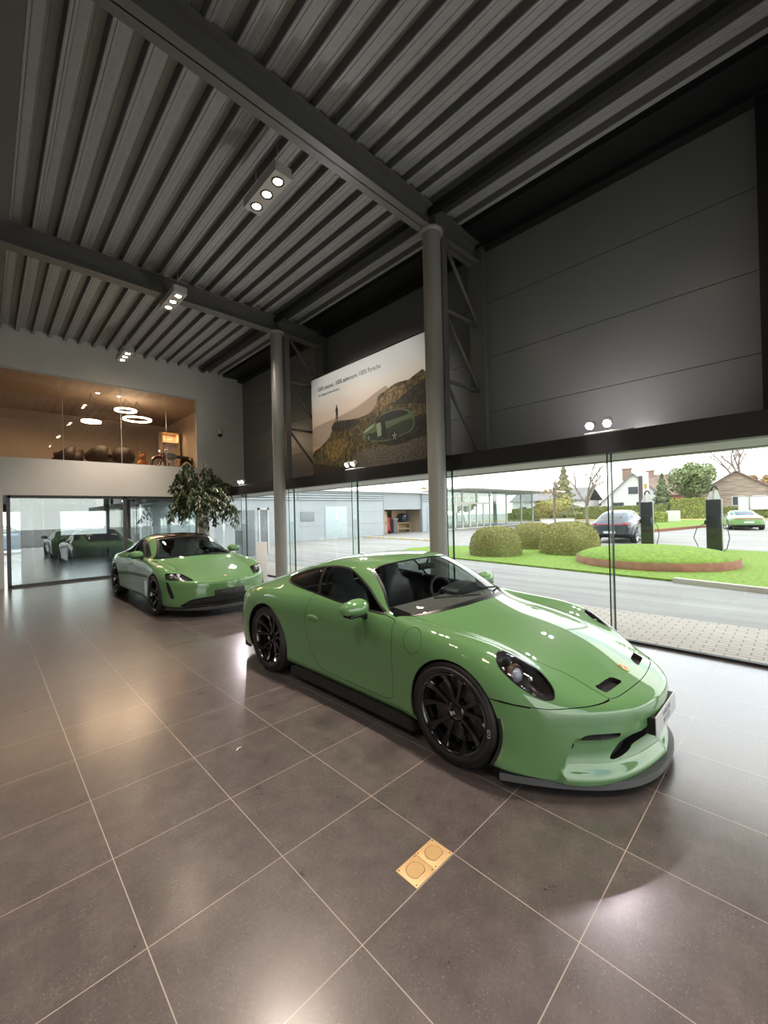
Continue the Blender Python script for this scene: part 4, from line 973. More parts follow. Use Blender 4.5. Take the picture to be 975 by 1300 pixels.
_n = [n for n in _t.nodes if n.type == 'TEX_NOISE' and abs(n.inputs['Scale'].default_value - 1.3) < 1e-3][0]; _t.links.new(_tc.outputs['Object'], _mp.inputs[0]); _t.links.new(_mp.outputs[0], _n.inputs['Vector'])
m_grass = mat('grass_turf', (.175, .275, .030), .9, noise=(9, .30), bump=(50, .8))
m_corten = mat('corten_steel', (.27, .105, .055), .7, noise=(5, .2))
m_concrete = mat('pale_kerb', (.52, .48, .40), .8, noise=(4, .1))
m_hedge = mat('box_leaves', (.31, .285, .085), .7, noise=(9, .35))
m_hedge_core = mat('box_core', (.20, .19, .06), .9)
m_clad = mat('cladding_bluegrey', (.42, .455, .47), .5, noise=(.6, .04))
m_wt = mat('white_render', (.70, .69, .66), .7)
b = B(); b.box(-12, 240, -90, 160, GZ - .3, GZ); struct(b, 'ground_outside', m_asph, 'grey asphalt yard and road outside the glass', 'ground')
b = B(); b.box(XG + .03, 7.70, -8, 23.9, GZ - .05, GZ + .012); struct(b, 'paving_outside', brick_mat('clay_pavers', (.52, .465, .40), (.46, .41, .35), (.25, .22, .19), 1.0, PI / 2, .008, .22, .11), 'strip of tan block paving along the glass front', 'paving')
lawn = [(10.75, -4), (10.97, .49), (11.38, 2.06), (12.42, 8.88), (12.75, 11.0), (13.3, 12.6), (14.6, 13.3), (16.2, 12.9), (17.4, 11.2), (18.8, 8.5), (19.8, 6.6), (20.9, 4.5), (20.2, 1.5), (19.2, -4)]
b = B(); b.prism(lawn, GZ - .02, GZ + .05); o = struct(b, 'lawn', m_grass, 'bright green lawn strip between road and car park', 'lawn')
b = B(); b.prism([(10.60, -4), (10.82, .49), (11.25, 2.10), (11.39, 2.06), (10.97, .49), (10.75, -4)], GZ, GZ + .11); struct(b, 'kerb', m_concrete, 'pale stone kerb at the lawn edge right of the planter', 'kerb')
# round raised bed
t = thing('raised_bed', 'round rust-coloured steel planter filled with mown grass, on the lawn', 'planter', (14.64, 3.25, GZ))
b = B((14.64, 3.25, GZ)); b.lathe([(2.10, GZ + .02), (2.10, GZ + .27), (2.085, GZ + .27), (2.085, GZ + .02)], 96, (14.64, 3.25, 0)); b.build('steel_rim', m_corten, t)
b = B((14.64, 3.25, GZ)); b.lathe([(2.085, GZ + .22)] + [(2.085 * math.cos(a), GZ + .22 + .36 * math.sin(a)) for a in [k * PI / 24 for k in range(1, 12)]] + [(.01, GZ + .58)], 72, (14.64, 3.25, 0)); b.build('turf', m_grass, t)
def leaf_cloud(b, pts_n, size, rg, flat=.35):
    """small pointed leaves: one quad each at (point, normal)"""
    vs, fs = [], []
    for p, n in pts_n:
        p = Vector(p); n = Vector(n)
        d = (n + Vector((rg.uniform(-1, 1), rg.uniform(-1, 1), rg.uniform(-1, 1))) * .9).normalized()
        a = d.orthogonal().normalized(); a.rotate(Matrix.Rotation(rg.uniform(0, 6.28), 3, d)); c = d.cross(a); s = size * rg.uniform(.6, 1.3); i = len(vs)
        vs += [p - a * s, p + c * s * flat, p + a * s, p - c * s * flat]; fs.append((i, i + 1, i + 2, i + 3))
    b.add(vs, fs)
def boxwood(x, y, rx, ry, h, label):
    t = thing('boxwood_shrub', label, 'shrub', (x, y, GZ), group='clipped boxwood domes on the lawn')
    b = B((x, y, GZ)); vs, fs, pn = [], [], []; nu, nv = 40, 18
    for i in range(nv + 1):
        ph = PI * .5 * i / nv * 1.12 - .19
        for j in range(nu):
            th = 2 * PI * j / nu; e = .62
            cs, sn = math.cos(ph), math.sin(ph); k = (abs(cs) ** e) * (1 if cs > 0 else -1)
            w = 1 + .03 * math.sin(3 * th + x) + .02 * math.sin(7 * th + 2 * ph)
            p = Vector((x + rx * k * math.cos(th) * w, y + ry * k * math.sin(th) * w, GZ + .18 + (h - .18) * (abs(sn) ** .8) * (1 if sn > 0 else -1))); vs.append(p)
            pn.append((p, (p - Vector((x, y, GZ + .3))).normalized()))
    for i in range(nv):
        for j in range(nu): fs.append((i * nu + j, i * nu + (j + 1) % nu, (i + 1) * nu + (j + 1) % nu, (i + 1) * nu + j))
    b.add(vs, fs, True); b.build('stem_mass', m_hedge_core, t)
    b = B((x, y, GZ)); L_ = []
    for _ in range(9000):
        i = rng.randrange(nv); j = rng.randrange(nu); u, v = rng.random(), rng.random()
        p = vs[i * nu + j].lerp(vs[i * nu + (j + 1) % nu], u).lerp(vs[(i + 1) * nu + j].lerp(vs[(i + 1) * nu + (j + 1) % nu], u), v); n = (p - Vector((x, y, GZ + .3))).normalized()
        L_.append((p + n * rng.uniform(-.01, .04), n))
    leaf_cloud(b, L_, .028, rng, .55); o = b.build('foliage', m_hedge, t); return t
boxwood(14.25, 8.35, 1.02, .95, 1.10, 'clipped round boxwood dome nearest the steel column, left end of the three')
boxwood(17.75, 8.5, 1.05, 1.0, 1.14, 'middle clipped boxwood dome, set behind the other two')
boxwood(16.25, 6.35, 1.14, 1.08, 1.22, 'clipped boxwood dome touching the round rusty planter')
# charging posts
def charger(x, y, label):
    t = thing('charging_post', label, 'charger', (x, y, GZ), rz=math.atan2(y, x), group='car charging posts behind the planter')
    b = B(); b.box(-.20, .20, -.225, .225, 0, 1.97, .015); b.build('cabinet', mat('charger_black', (.016, .018, .019), .15, coat=.6), t)
    b = B(); b.box(-.15, .19, -.265, -.228, .02, 1.99, .01); b.build('side_panel', mat('charger_white', (.6, .6, .58), .4), t)
    b = B(); b.prism([(-.22, 1.98), (-.02, 1.98), (-.04, 2.30), (-.12, 2.34)], -.16, -.10, 'x'); b.prism([(.0, 1.98), (.20, 1.98), (.06, 2.34), (.0, 2.30)], .04, .10, 'x'); b.build('cable_arm', MATS['charger_white'], t)
    b = B(); b.tube([(0, .09 * math.cos(a) - .04, 2.30 + .16 * math.sin(a)) for a in [PI * k / 12 for k in range(13)]], .030, 8); b.build('cable_hoop', m_cblack, t)
    for sd, bow in ((1, .34), (-1, .18)):
        b = B(); b.tube([(-.1, sd * .24, 1.10), (-.18, sd * (.26 + bow * .7), .92), (-.2, sd * (.26 + bow), .55), (-.15, sd * (.25 + bow * .6), .15), (-.1, sd * .26, .06)], .014, 8); b.build('charging_cable', m_cblack, t)
        b = B(); b.box(-.14, -.07, sd * .25 - .03, sd * .25 + .03, 1.04, 1.2, .015); b.build('plug', m_cblack, t)
    return t
charger(20.94, 4.80, 'black charging post in front of the parked dark hatchback')
charger(19.52, 2.31, 'black charging post hiding the nose of the far green car')
# cars outside
m_slate = mat('slate_blue_paint', (.035, .045, .065), .35, coat=1); m_silver_rim = mat('silver_rim', (.5, .5, .5), .3, metal=.8)
m_lime = mat('bright_green_paint', (.15, .30, .09), .28, coat=1); m_ice = mat('light_blue_paint', (.33, .42, .52), .3, metal=.3, coat=1)
def place(fn, tail, ang, **k):
    """tail: ground point under the rear bumper; ang: heading in degrees"""
    L_ = k.pop('L'); h = Vector((math.cos(R_(ang)), math.sin(R_(ang)), 0)); o = Vector((tail[0], tail[1], GZ)) + h * L_
    return saloon(loc=o, rz=R_(ang + 90), **k, fine=False, res=(100, 64))
R_ = math.radians
place(None, (21.9, 6.62), 2, L=4.69, name='parked_car', label='slate grey hatchback with red tail lamps parked at the charging post', paint=m_slate, suv=True, wheel_r=.36, rim=m_silver_rim)
place(None, (37.0, 2.5), 15, L=4.963, name='parked_car', label='bright green saloon seen from behind, far across the car park', paint=m_lime, rim=m_silver_rim)
place(None, (43.5, 41), -72, L=4.69, name='parked_car', label='dark car parked beyond the glass pavilion doors', paint=m_slate, suv=True, wheel_r=.36, rim=m_silver_rim)
place(None, (-1.4, 31.0), 5, L=4.69, name='parked_car', label='light blue car parked outside the far window of the back room', paint=m_ice, suv=True, wheel_r=.36, rim=m_silver_rim)

# blue-grey workshop wing
t = thing('workshop_wing', 'low blue-grey metal-clad workshop with a half-open roller shutter', 'building', (18, 24, GZ))
O_ = (18, 24, GZ)
b = B(O_)
for x0, x1 in ((5.9, 23.5), (28.3, 31.6)):
    for z0, z1 in ((GZ, .92), (.94, 1.88), (1.90, 2.72)): b.box(x0, x1, 24, 24.2, z0, z1)
    b.box(x0, x1, 24.03, 24.2, GZ, 3.4)
b.box(23.5, 28.3, 24.3, 24.4, 2.0, 3.4); b.box(5.9, 31.6, 24.2, 33, 3.3, 3.42); b.box(5.9, 6.1, 24.2, 33, GZ, 3.4); b.box(31.4, 31.6, 24.2, 33, GZ, 3.4)
b.build('cladding', m_clad, t)
b = B(O_)
for x0, x1 in ((5.9, 10.6), (10.7, 15.2), (15.3, 23.4), (28.4, 31.6)):
    for k in range(4): b.prism([(23.98, 2.76 + k * .17), (23.90, 2.78 + k * .17), (24.0, 2.90 + k * .17)], x0, x1, 'x')
b.build('louvre_band', m_clad, t)
b = B(O_); b.box(5.7, 31.8, 23.8, 24.3, 3.42, 3.56); b.build('roof_edge', m_wt, t)
b = B(O_)
for k in range(8): b.box(23.5, 28.3, 24.10, 24.16, 2.02 + k * .172, 2.18 + k * .172)
b.build('roller_shutter', mat('shutter_grey', (.40, .43, .45), .5), t)
b = B(O_); b.box(23.42, 23.52, 23.97, 24.25, GZ, 3.4); b.box(28.28, 28.38, 23.97, 24.25, GZ, 3.4); b.build('shutter_guide', mat('guide_grey', (.3, .32, .34), .4), t)
for x0, x1, c in ((17.55, 19.55, (.52, .60, .62)), (29.0, 31.0, (.36, .43, .47))):
    b = B(O_); b.box(x0, x1, 23.955, 24.0, GZ, 2.30, .01); d = b.build('service_door', mat('service_door_%d' % int(x0), c, .4), t)
    b = B(O_); b.box((x0 + x1) / 2 - .14, (x0 + x1) / 2 + .14, 23.93, 23.96, 1.35, 1.75); b.build('door_notice', mat('notice_white', (.8, .8, .78), .5), d)
b = B(O_); b.box(15.5, 16.6, 23.95, 24.0, 1.30, 1.95, .01); b.build('wall_vent', mat('vent_grey', (.25, .28, .30), .5), t)
b = B(O_); b.box(23, 31, 30, 30.1, GZ, 3.3); b.box(23.0, 23.1, 24.4, 30, GZ, 3.3); b.box(28.7, 28.8, 24.4, 30, GZ, 3.3); b.build('store_wall', mat('store_wall_cream', (.55, .45, .32), .7), t)
# things just inside the shutter
m_wood = mat('pallet_wood', (.48, .34, .19), .7, noise=(8, .15)); m_red = mat('cherry_red', (.42, .03, .05), .5); m_navy = mat('navy_drum', (.02, .025, .05), .4)
o = thing('packing_crate', 'tall plywood crate at the left of the shutter opening', 'crate', (24.2, 25.2, GZ)); b = B((24.2, 25.2, GZ)); b.box(23.75, 24.65, 24.8, 25.6, GZ + .1, 1.9); b.build('box_body', m_wood, o); b = B((24.2, 25.2, GZ)); b.box(23.7, 24.7, 24.76, 25.64, .8, .9); b.box(23.7, 24.7, 24.76, 25.64, GZ, GZ + .1); b.build('batten', mat('batten_dark', (.3, .2, .1), .7), o)
o = thing('hand_truck', 'red hand truck leaning beside the plywood crate', 'trolley', (25.05, 25.1, GZ)); b = B((25.05, 25.1, GZ)); b.tube([(24.85, 25.0, GZ + .1), (24.9, 25.3, 1.5), (25.2, 25.3, 1.5), (25.25, 25.0, GZ + .1)], .05, 8); b.box(24.88, 25.22, 25.05, 25.2, .2, 1.35); b.build('frame', m_red, o); b = B((25.05, 25.1, GZ)); b.cyl((24.75, 25.1, GZ + .14), .14, .1, 16, 'x'); b.build('wheel', m_rubber, o); b = B((25.05, 25.1, GZ)); b.cyl((25.25, 25.1, GZ + .14), .14, .1, 16, 'x'); b.build('wheel', m_rubber, o)
o = thing('waste_bin', 'grey wheeled bin between the red trolley and the wooden rack', 'bin', (25.75, 25.1, GZ)); b = B((25.75, 25.1, GZ)); b.prism([(25.5, 24.85), (26.0, 24.85), (26.0, 25.4), (25.5, 25.4)], GZ + .05, 1.15); b.build('bin_body', mat('bin_grey', (.12, .11, .12), .5), o); b = B((25.75, 25.1, GZ)); b.box(25.46, 26.04, 24.8, 25.45, 1.15, 1.25, .02); b.build('lid', mat('bin_lid_grey', (.3, .3, .31), .5), o)
o = thing('wooden_rack', 'pale wooden rack with boards, under the navy drum in the shutter opening', 'rack', (27.3, 25.6, GZ))
b = B((27.3, 25.6, GZ)); b.box(26.35, 28.2, 25.2, 26.0, .78, .84); b.box(26.35, 28.2, 25.2, 26.0, .25, .31); b.box(26.35, 28.2, 25.9, 26.0, GZ, 1.95); b.build('board', m_wood, o)
for xx in (26.4, 28.1): b = B((27.3, 25.6, GZ)); b.box(xx - .05, xx + .05, 25.2, 25.3, GZ, .84); b.build('leg', m_wood, o)
o = thing('oil_drum', 'dark navy drum lying on the wooden rack', 'drum', (27.3, 25.5, .84)); b = B((27.3, 25.5, .84)); b.lathe([(0, 25.1), (.38, 25.1), (.40, 25.14), (.40, 25.80), (0, 25.80)], 28, (27.3, 0, 1.27), 'y'); b.build('shell', m_navy, o); b = B((27.3, 25.5, .84)); b.lathe([(.05, 25.06), (.09, 25.06), (.09, 25.1)], 16, (27.3, 0, 1.45), 'y'); b.build('bung', m_chrome, o)
# yellow and grey kerb stones across the yard
b = B()
for k in range(12):
    f0, f1 = k / 12, (k + 1) / 12; p = Vector((20.41, 23.0, 0)).lerp(Vector((19.43, 15.76, 0)), f0 + .008); q = Vector((20.41, 23.0, 0)).lerp(Vector((19.43, 15.76, 0)), f1 - .008)
    o = B(((p.x + q.x) / 2, (p.y + q.y) / 2, GZ)); o.prism([(p.x - .14, p.y), (p.x + .14, p.y), (q.x + .14, q.y), (q.x - .14, q.y)], GZ, GZ + .10)
    w = o.build('kerb_stone', mat('kerb_yellow', (.62, .50, .22), .7) if k % 2 else mat('kerb_white', (.55, .53, .48), .7)); tag(w, 'yellow painted kerb stone in the line across the workshop yard' if k % 2 else 'pale unpainted kerb stone in the line across the workshop yard', 'kerb', 'kerb stones across the workshop yard')
# glass pavilion
t = thing('glass_pavilion', 'flat-roofed glass entrance pavilion with white frames', 'building', (42, 24, GZ)); O_ = (42, 24, GZ)
b = B(O_); b.box(31.7, 53.5, 21.2, 34, 3.85, 4.05); b.build('roof', m_wt, t)
b = B(O_); b.box(31.7, 50, 23.9, 34, GZ - .05, GZ + .03); b.build('floor_slab', m_concrete, t)
for x in (32.0, 34.6, 37.2, 39.8, 43.4, 47.0, 50.0):
    b = B(O_); b.box(x - .07, x + .07, 23.93, 24.07, GZ, 3.85); b.build('mullion', m_wt, t)
    b = B(O_); b.box(x - .07, x + .07, 33.5, 33.64, GZ, 3.85); b.build('mullion', m_wt, t)
b = B(O_); b.box(32, 39.8, 23.92, 24.08, 2.45, 2.65); b.box(32, 50, 23.94, 24.06, GZ, GZ + .12); b.build('transom', m_wt, t)
for x in (33.3, 35.9, 38.5): b = B(O_); b.box(x - .1, x + .1, 23.94, 24.06, GZ, 2.45); b.build('door_stile', m_wt, t)
b = B(O_); b.cyl((42.6, 25, GZ), .22, 3.9, 20); b.build('round_column', m_clad, t)
for x0, x1 in ((32, 34.6), (34.6, 37.2), (37.2, 39.8), (39.8, 43.4), (43.4, 47), (47, 50)):
    b = B(O_); b.box(x0 + .07, x1 - .07, 23.99, 24.01, GZ + .1, 3.85); b.build('pane', glass('pavilion_glass', (.85, .92, .90), .10, .5), t)
# assorted objects in the yard
o = thing('service_cabinet', 'tall grey cabinet standing outside the glass near the white end wall', 'cabinet', (8.4, 17.5, GZ)); b = B((8.4, 17.5, GZ)); b.box(8.1, 8.75, 17.25, 17.95, GZ, 2.0, .02); b.build('cabinet_body', mat('cabinet_grey', (.22, .24, .25), .4), o); b = B((8.4, 17.5, GZ)); b.box(8.06, 8.1, 17.3, 17.9, 1.25, 1.32); b.build('grip', m_chrome, o)
o = thing('white_portal', 'narrow white frame standing beside the grey cabinet outside', 'frame', (9.3, 17.6, GZ)); b = B((9.3, 17.6, GZ)); b.box(9.10, 9.18, 17.6, 17.7, GZ, 2.1); b.box(9.55, 9.63, 17.6, 17.7, GZ, 2.1); b.box(9.1, 9.63, 17.6, 17.7, 2.0, 2.1); b.build('outer_frame', m_wt, o); b = B((9.3, 17.6, GZ)); b.box(9.19, 9.54, 17.63, 17.67, GZ, 2.0); b.build('panel', MATS['cabinet_grey'], o)
o = thing('low_wall', 'long low white wall block behind the boxwood domes', 'wall block', (41.6, 17.4, GZ)); b = B((41.6, 17.4, GZ)); b.M = Matrix.Translation((41.6, 17.4, GZ)) @ Matrix.Rotation(-.72, 4, 'Z'); b.box(-1.7, 1.7, -.2, .2, 0, .75, .02); b.build('block', m_wt, o); b = B((41.6, 17.4, GZ)); b.M = Matrix.Translation((41.6, 17.4, GZ)) @ Matrix.Rotation(-.72, 4, 'Z'); b.box(-1.75, 1.75, -.24, .24, .75, .82); b.build('coping', m_concrete, o)
o = thing('sign_block', 'white slab sign on the grass by the low hedge', 'sign', (54.9, 9.9, GZ)); b = B((54.9, 9.9, GZ)); b.prism([(9.4, GZ), (10.9, GZ), (10.6, 1.25), (9.4, 1.25)], 54.7, 55.1, 'x'); b.build('slab', m_wt, o); b = B((54.9, 9.9, GZ)); b.box(54.6, 55.2, 9.3, 11.0, GZ - .02, GZ + .06); b.build('base', m_concrete, o)
o = thing('sign_pylon', 'tall white pylon sign with a gold shield beside a dark post', 'sign', (27.75, 6.42, GZ)); b = B((27.75, 6.42, GZ)); b.box(27.70, 27.80, 6.22, 6.50, GZ, 3.75); b.build('white_face', m_wt, o); b = B((27.75, 6.42, GZ)); b.box(27.68, 27.78, 6.53, 6.72, GZ, 3.55); b.build('dark_post', mat('post_brown', (.10, .08, .08), .5), o)
b = B((27.75, 6.42, GZ)); b.prism([(6.29, 3.05), (6.36, 3.08), (6.43, 3.05), (6.43, 2.85), (6.36, 2.72), (6.29, 2.85)], 27.685, 27.70, 'x'); b.build('shield', mat('shield_gold', (.55, .36, .10), .4), o)
for k, (y0, y1) in enumerate(((4.35, 5.2), (2.6, 4.15))):
    o = thing('notice_board', ('narrow', 'wide')[k] + ' blank white board on legs behind the far green car', 'board', (64, (y0 + y1) / 2, GZ)); b = B((64, (y0 + y1) / 2, GZ)); b.box(63.96, 64.04, y0, y1, 1.15, 2.6); b.build('panel', mat('board_white', (.8, .8, .8), .5), o)
    b = B((64, (y0 + y1) / 2, GZ)); b.box(63.9, 64.06, y0 - .06, y0, GZ, 2.7); b.box(63.9, 64.06, y0, y1, 2.6, 2.68); b.box(63.9, 64.06, y1, y1 + .06, GZ, 2.7); b.build('frame', mat('board_frame', (.45, .45, .45), .5), o)
# second strip of planting across the car park
b = B(); b.prism([(30, 9.4), (34, 7.0), (42, 5.4), (60, 6.0), (60, 14), (44, 15.5), (34, 13)], GZ, GZ + .12); struct(b, 'lawn', m_grass, 'grass island across the car park with a rusty edge', 'lawn')
b = B(); b.prism([(29.9, 9.42), (33.98, 6.92), (42, 5.3), (42, 5.4), (34, 7.0), (30, 9.4)], GZ, GZ + .2); struct(b, 'kerb', m_corten, 'rusty steel edging of the far grass island', 'kerb')
b = B(); b.box(24, 60, -3.2, -3.05, GZ, GZ + .006); b.box(21.9, 22.05, -3, 3.2, GZ, GZ + .006); struct(b, 'road_marking', m_wt, 'white painted bay lines in the car park', 'marking')
b = B(); b.prism([(62, -30), (66, -30), (66, 40), (62, 40)], GZ, GZ + .10); struct(b, 'verge', mat('autumn_verge', (.50, .38, .14), .9, noise=(2, .3)), 'verge of yellow autumn leaves along the far street', 'verge')
m_hg = mat('hedge_green', (.20, .23, .08), .8, noise=(2, .3)); m_hg2 = mat('hedge_bright', (.30, .34, .08), .8, noise=(2, .25))
def hedge(x0, y0, x1, y1, w, h, m, label):
    p, q = Vector((x0, y0, 0)), Vector((x1, y1, 0)); d = (q - p).normalized(); n = Vector((-d.y, d.x, 0)); c = (p + q) / 2
    t = thing('garden_hedge', label, 'hedge', (c.x, c.y, GZ)); b = B((c.x, c.y, GZ)); L_ = []
    b.prism([tuple((v + n * s * w / 2)[:2]) for v, s in ((p, -1), (q, -1), (q, 1), (p, 1))], GZ, GZ + h - .08); b.build('stem_mass', mat('hedge_core', (.13, .15, .05), .9), t)
    b = B((c.x, c.y, GZ)); ln = (q - p).length
    for _ in range(min(2600, int(ln * 160))):
        f, g_ = rng.random(), rng.random()
        if g_ < .6: L_.append((p.lerp(q, f) - n * w / 2 * (1 if n.x > 0 else -1) + Vector((0, 0, GZ + rng.uniform(.02, h))), -n if n.x > 0 else n))
        else: L_.append((p.lerp(q, f) + n * w * rng.uniform(-.5, .5) + Vector((0, 0, GZ + h - .08 + rng.uniform(0, .1))), (0, 0, 1)))
    leaf_cloud(b, L_, .16, rng, .6); b.build('foliage', m, t)
hedge(67.5, 36, 67.5, 12.8, 1.2, 2.0, m_hg, 'long dark green garden hedge before the white houses')
hedge(67.2, 12.4, 67.2, 7.4, 1.4, 2.75, m_hg2, 'tall bright hedge left of the brown timber house')
hedge(67.4, 7.2, 67.4, -6, 1.2, 1.5, m_hg, 'low hedge below the brown timber house')
hedge(50.0, 13.0, 52, 10.2, 1.0, 1.15, m_hg2, 'short low hedge beside the white slab sign')
hedge(60.5, 33.0, 62, 26.5, 1.5, 1.3, m_hg, 'dark clipped hedge behind the pavilion corner')
# houses across the street (gable end faces the showroom)
def house(x, y, rz, w, d, he, hr, wallm, roofm, label, wins, gable=True, chim=(), boards=False):
    t = thing('house', label, 'house', (x, y, GZ), rz); hw = w / 2
    b = B(); 
    if gable: b.prism([(-hw, 0), (hw, 0), (hw, he), (0, hr), (-hw, he)], 0, d, 'x')
    else: b.box(0, d, -hw, hw, 0, he)
    b.build('walls', wallm, t)
    ov = .45
    for sd in (1, -1):
        b = B()
        if gable: b.add([(-ov, sd * (hw + ov), he - ov * (hr - he) / hw), (d + ov, sd * (hw + ov), he - ov * (hr - he) / hw), (d + ov, 0, hr + .02), (-ov, 0, hr + .02), (-ov, sd * (hw + ov), he - ov * (hr - he) / hw + .22), (d + ov, sd * (hw + ov), he - ov * (hr - he) / hw + .22), (d + ov, 0, hr + .26), (-ov, 0, hr + .26)], [(0, 1, 2, 3), (4, 5, 6, 7), (0, 1, 5, 4), (1, 2, 6, 5), (2, 3, 7, 6), (3, 0, 4, 7)])
        else:
            x0, x1 = (-ov, d / 2) if sd > 0 else (d / 2, d + ov); z0, z1 = (he, hr) if sd > 0 else (hr, he)
            b.add([(x0, -hw - ov, z0), (x1, -hw - ov, z1), (x1, hw + ov, z1), (x0, hw + ov, z0), (x0, -hw - ov, z0 + .22), (x1, -hw - ov, z1 + .22), (x1, hw + ov, z1 + .22), (x0, hw + ov, z0 + .22)], [(0, 1, 2, 3), (4, 5, 6, 7), (0, 1, 5, 4), (1, 2, 6, 5), (2, 3, 7, 6), (3, 0, 4, 7)])
        b.build('roof_slope', roofm, t)
    for (yc, zc, ww, hh) in wins:
        b = B(); b.box(-.06, .0, yc - ww / 2 - .1, yc + ww / 2 + .1, zc - hh / 2 - .1, zc + hh / 2 + .1); f = b.build('window_frame', m_wt, t)
        b = B(); b.box(-.08, -.05, yc - ww / 2, yc + ww / 2, zc - hh / 2, zc + hh / 2); b.build('pane', mat('far_pane', (.06, .07, .08), .2), f)
    for (xc, yc, z0, z1) in chim: b = B(); b.box(xc - .5, xc + .5, yc - .7, yc + .7, z0, z1); b.box(xc - .6, xc + .6, yc - .8, yc + .8, z1, z1 + .2); b.build('chimney', mat('chimney_brick', (.29, .19, .15), .8), t)
m_rg = mat('roof_grey', (.22, .21, .21), .7, noise=(1, .1)); m_rb = mat('roof_brown', (.25, .17, .135), .7, noise=(1, .12))
m_timber = mat('timber_brown', (.36, .28, .22), .8, noise=(.9, .45))
_t = m_timber.node_tree; _mp = nn(_t, 'ShaderNodeMapping'); _mp.inputs['Scale'].default_value = (.6, .5, 5.0); _n = [n for n in _t.nodes if n.type == 'TEX_NOISE'][0]; _c = [n for n in _t.nodes if n.type == 'TEX_COORD'][0]; _t.links.new(_c.outputs['Object'], _mp.inputs[0]); _t.links.new(_mp.outputs[0], _n.inputs['Vector'])
house(73, 32.5, 0, 13, 8, 3.2, 5.4, m_wt, m_rg, 'low white house with grey roof and veranda posts, left of the trees', [(-4, 1.7, 1.6, 1.3), (-1.2, 1.7, 1.6, 1.3), (1.8, 1.7, 1.6, 1.3), (4.4, 1.7, 1.4, 1.3)], gable=False)
house(77.5, 19.6, .2, 9.6, 11, 2.6, 7.3, m_wt, m_rg, 'white gabled house with grey roof between the bare tree and the pylon', [(-1.5, 1.9, 2.2, 1.5), (2.2, 1.9, 1.6, 1.5), (0, 4.6, 1.4, 1.2)], chim=((3, 1.0, 6.5, 8.4),))
house(98, 19.6, .1, 14, 9, 4.0, 8.4, mat('brick_red', (.32, .16, .11), .8), m_rb, 'house with a red-brown roof behind the white gable', [(2, 2.0, 1.5, 1.4)], gable=False, chim=((4.4, 2.5, 7.5, 9.4),))
house(83, 7.0, .1, 11, 10, 3.2, 6.9, m_timber, m_rb, 'brown timber-clad house with a wide gable, far right', [(-.2, 2.4, 1.3, 1.3), (-2.6, 2.4, 1.3, 1.3), (2.6, 2.4, 1.1, 1.2)], chim=((2.0, 4.2, 4.4, 7.4),))
# trees
def tree(x, y, h, label, leafm=None, n_leaf=1500, crown=(2.0, 2.0, 2.0), cz=.65, trunk=.16, bare=0, conif=False, leaf=.16, seed=1, branch_m=None, base=GZ):
    rg = random.Random(seed); t = thing('tree', label, 'tree', (x, y, base)); b = B((x, y, base)); tips = []
    bm_ = branch_m or mat('bark', (.13, .10, .08), .9)
    if conif:
        b.tube([(x, y, base), (x, y, base + h)], [trunk, .03], 8); b.build('trunk', bm_, t); L_ = []
        for _ in range(n_leaf):
            f = rg.random() ** .7; z = h * (.12 + .88 * (1 - f)); r = crown[0] * f * (.75 + .25 * math.sin(z * 7)) * rg.uniform(.55, 1); a = rg.uniform(0, 6.28)
            L_.append(((x + r * math.cos(a), y + r * math.sin(a), base + z), (math.cos(a), math.sin(a), -.3)))
        b = B((x, y, base)); leaf_cloud(b, L_, leaf, rg, .3); b.build('needles', leafm, t); return t
    def grow(p, d, ln, r, lev):
        q = p + d * ln; mid = (p + q) / 2 + Vector((rg.uniform(-1, 1), rg.uniform(-1, 1), 0)) * ln * .06
        b.tube([p, mid, q], [r, r * .82, r * .62], 6 if lev else 8, cap=False); tips.append(q)
        if lev >= bare: return
        for k in range(3 if lev else 4):
            d2 = (d + Vector((rg.uniform(-1, 1), rg.uniform(-1, 1), rg.uniform(-.1, .6))) * .85).normalized(); grow(p.lerp(q, rg.uniform(.55, 1)), d2, ln * rg.uniform(.5, .8), r * .58, lev + 1)
    grow(Vector((x, y, base)), Vector((rg.uniform(-.06, .06), rg.uniform(-.06, .06), 1)), h * (.42 if bare else cz), trunk, 0)
    b.build('trunk', bm_, t)
    if leafm:
        L_ = []
        blobs = [(Vector((rg.gauss(0, .45) * crown[0], rg.gauss(0, .45) * crown[1], rg.gauss(0, .4) * crown[2])), rg.uniform(.35, .6)) for _ in range(14)]
        for _ in range(n_leaf):
            c, s = blobs[rg.randrange(14)]; d = Vector((rg.gauss(0, 1), rg.gauss(0, 1), rg.gauss(0, 1))).normalized(); p = Vector((x, y, base + h * cz)) + c + d * s * min(crown) * rg.uniform(.7, 1)
            if p.z > base + .5: L_.append((p, d))
        b = B((x, y, base)); leaf_cloud(b, L_, leaf, rg, .55); b.build('foliage', leafm, t)
    return t
m_lf_y = mat('leaves_yellow', (.42, .38, .14), .8, noise=(2, .3)); m_lf_g = mat('leaves_green', (.25, .30, .14), .8, noise=(1, .35)); m_lf_d = mat('leaves_dark', (.20, .24, .13), .8, noise=(1, .3)); m_lf_o = mat('leaves_orange', (.42, .27, .13), .8, noise=(1, .3))  # far green leaf tones paled to put distance haze into the colour
m_lf_p = mat('leaves_olive', (.30, .30, .16), .8, noise=(1, .3)); m_bk = mat('bark_pale', (.24, .19, .16), .9)  # olive conifer tone paled for distance haze as well
tree(38, 13.15, 6.8, 'bare branching tree with a pale trunk, behind the right-hand boxwood dome', None, bare=4, trunk=.16, seed=5, branch_m=m_bk)
tree(46.5, 20.2, 4.5, 'bushy yellow-green tree behind the bare tree', m_lf_y, 4200, (1.8, 2.0, 1.6), .52, .12, leaf=.10, seed=2)
tree(39.5, 16.6, 6.0, 'thin bare tree left of the conifer, beside the pavilion roof', m_lf_o, 120, (1.6, 1.6, .8), .6, .10, bare=3, leaf=.12, seed=8, branch_m=m_bk)
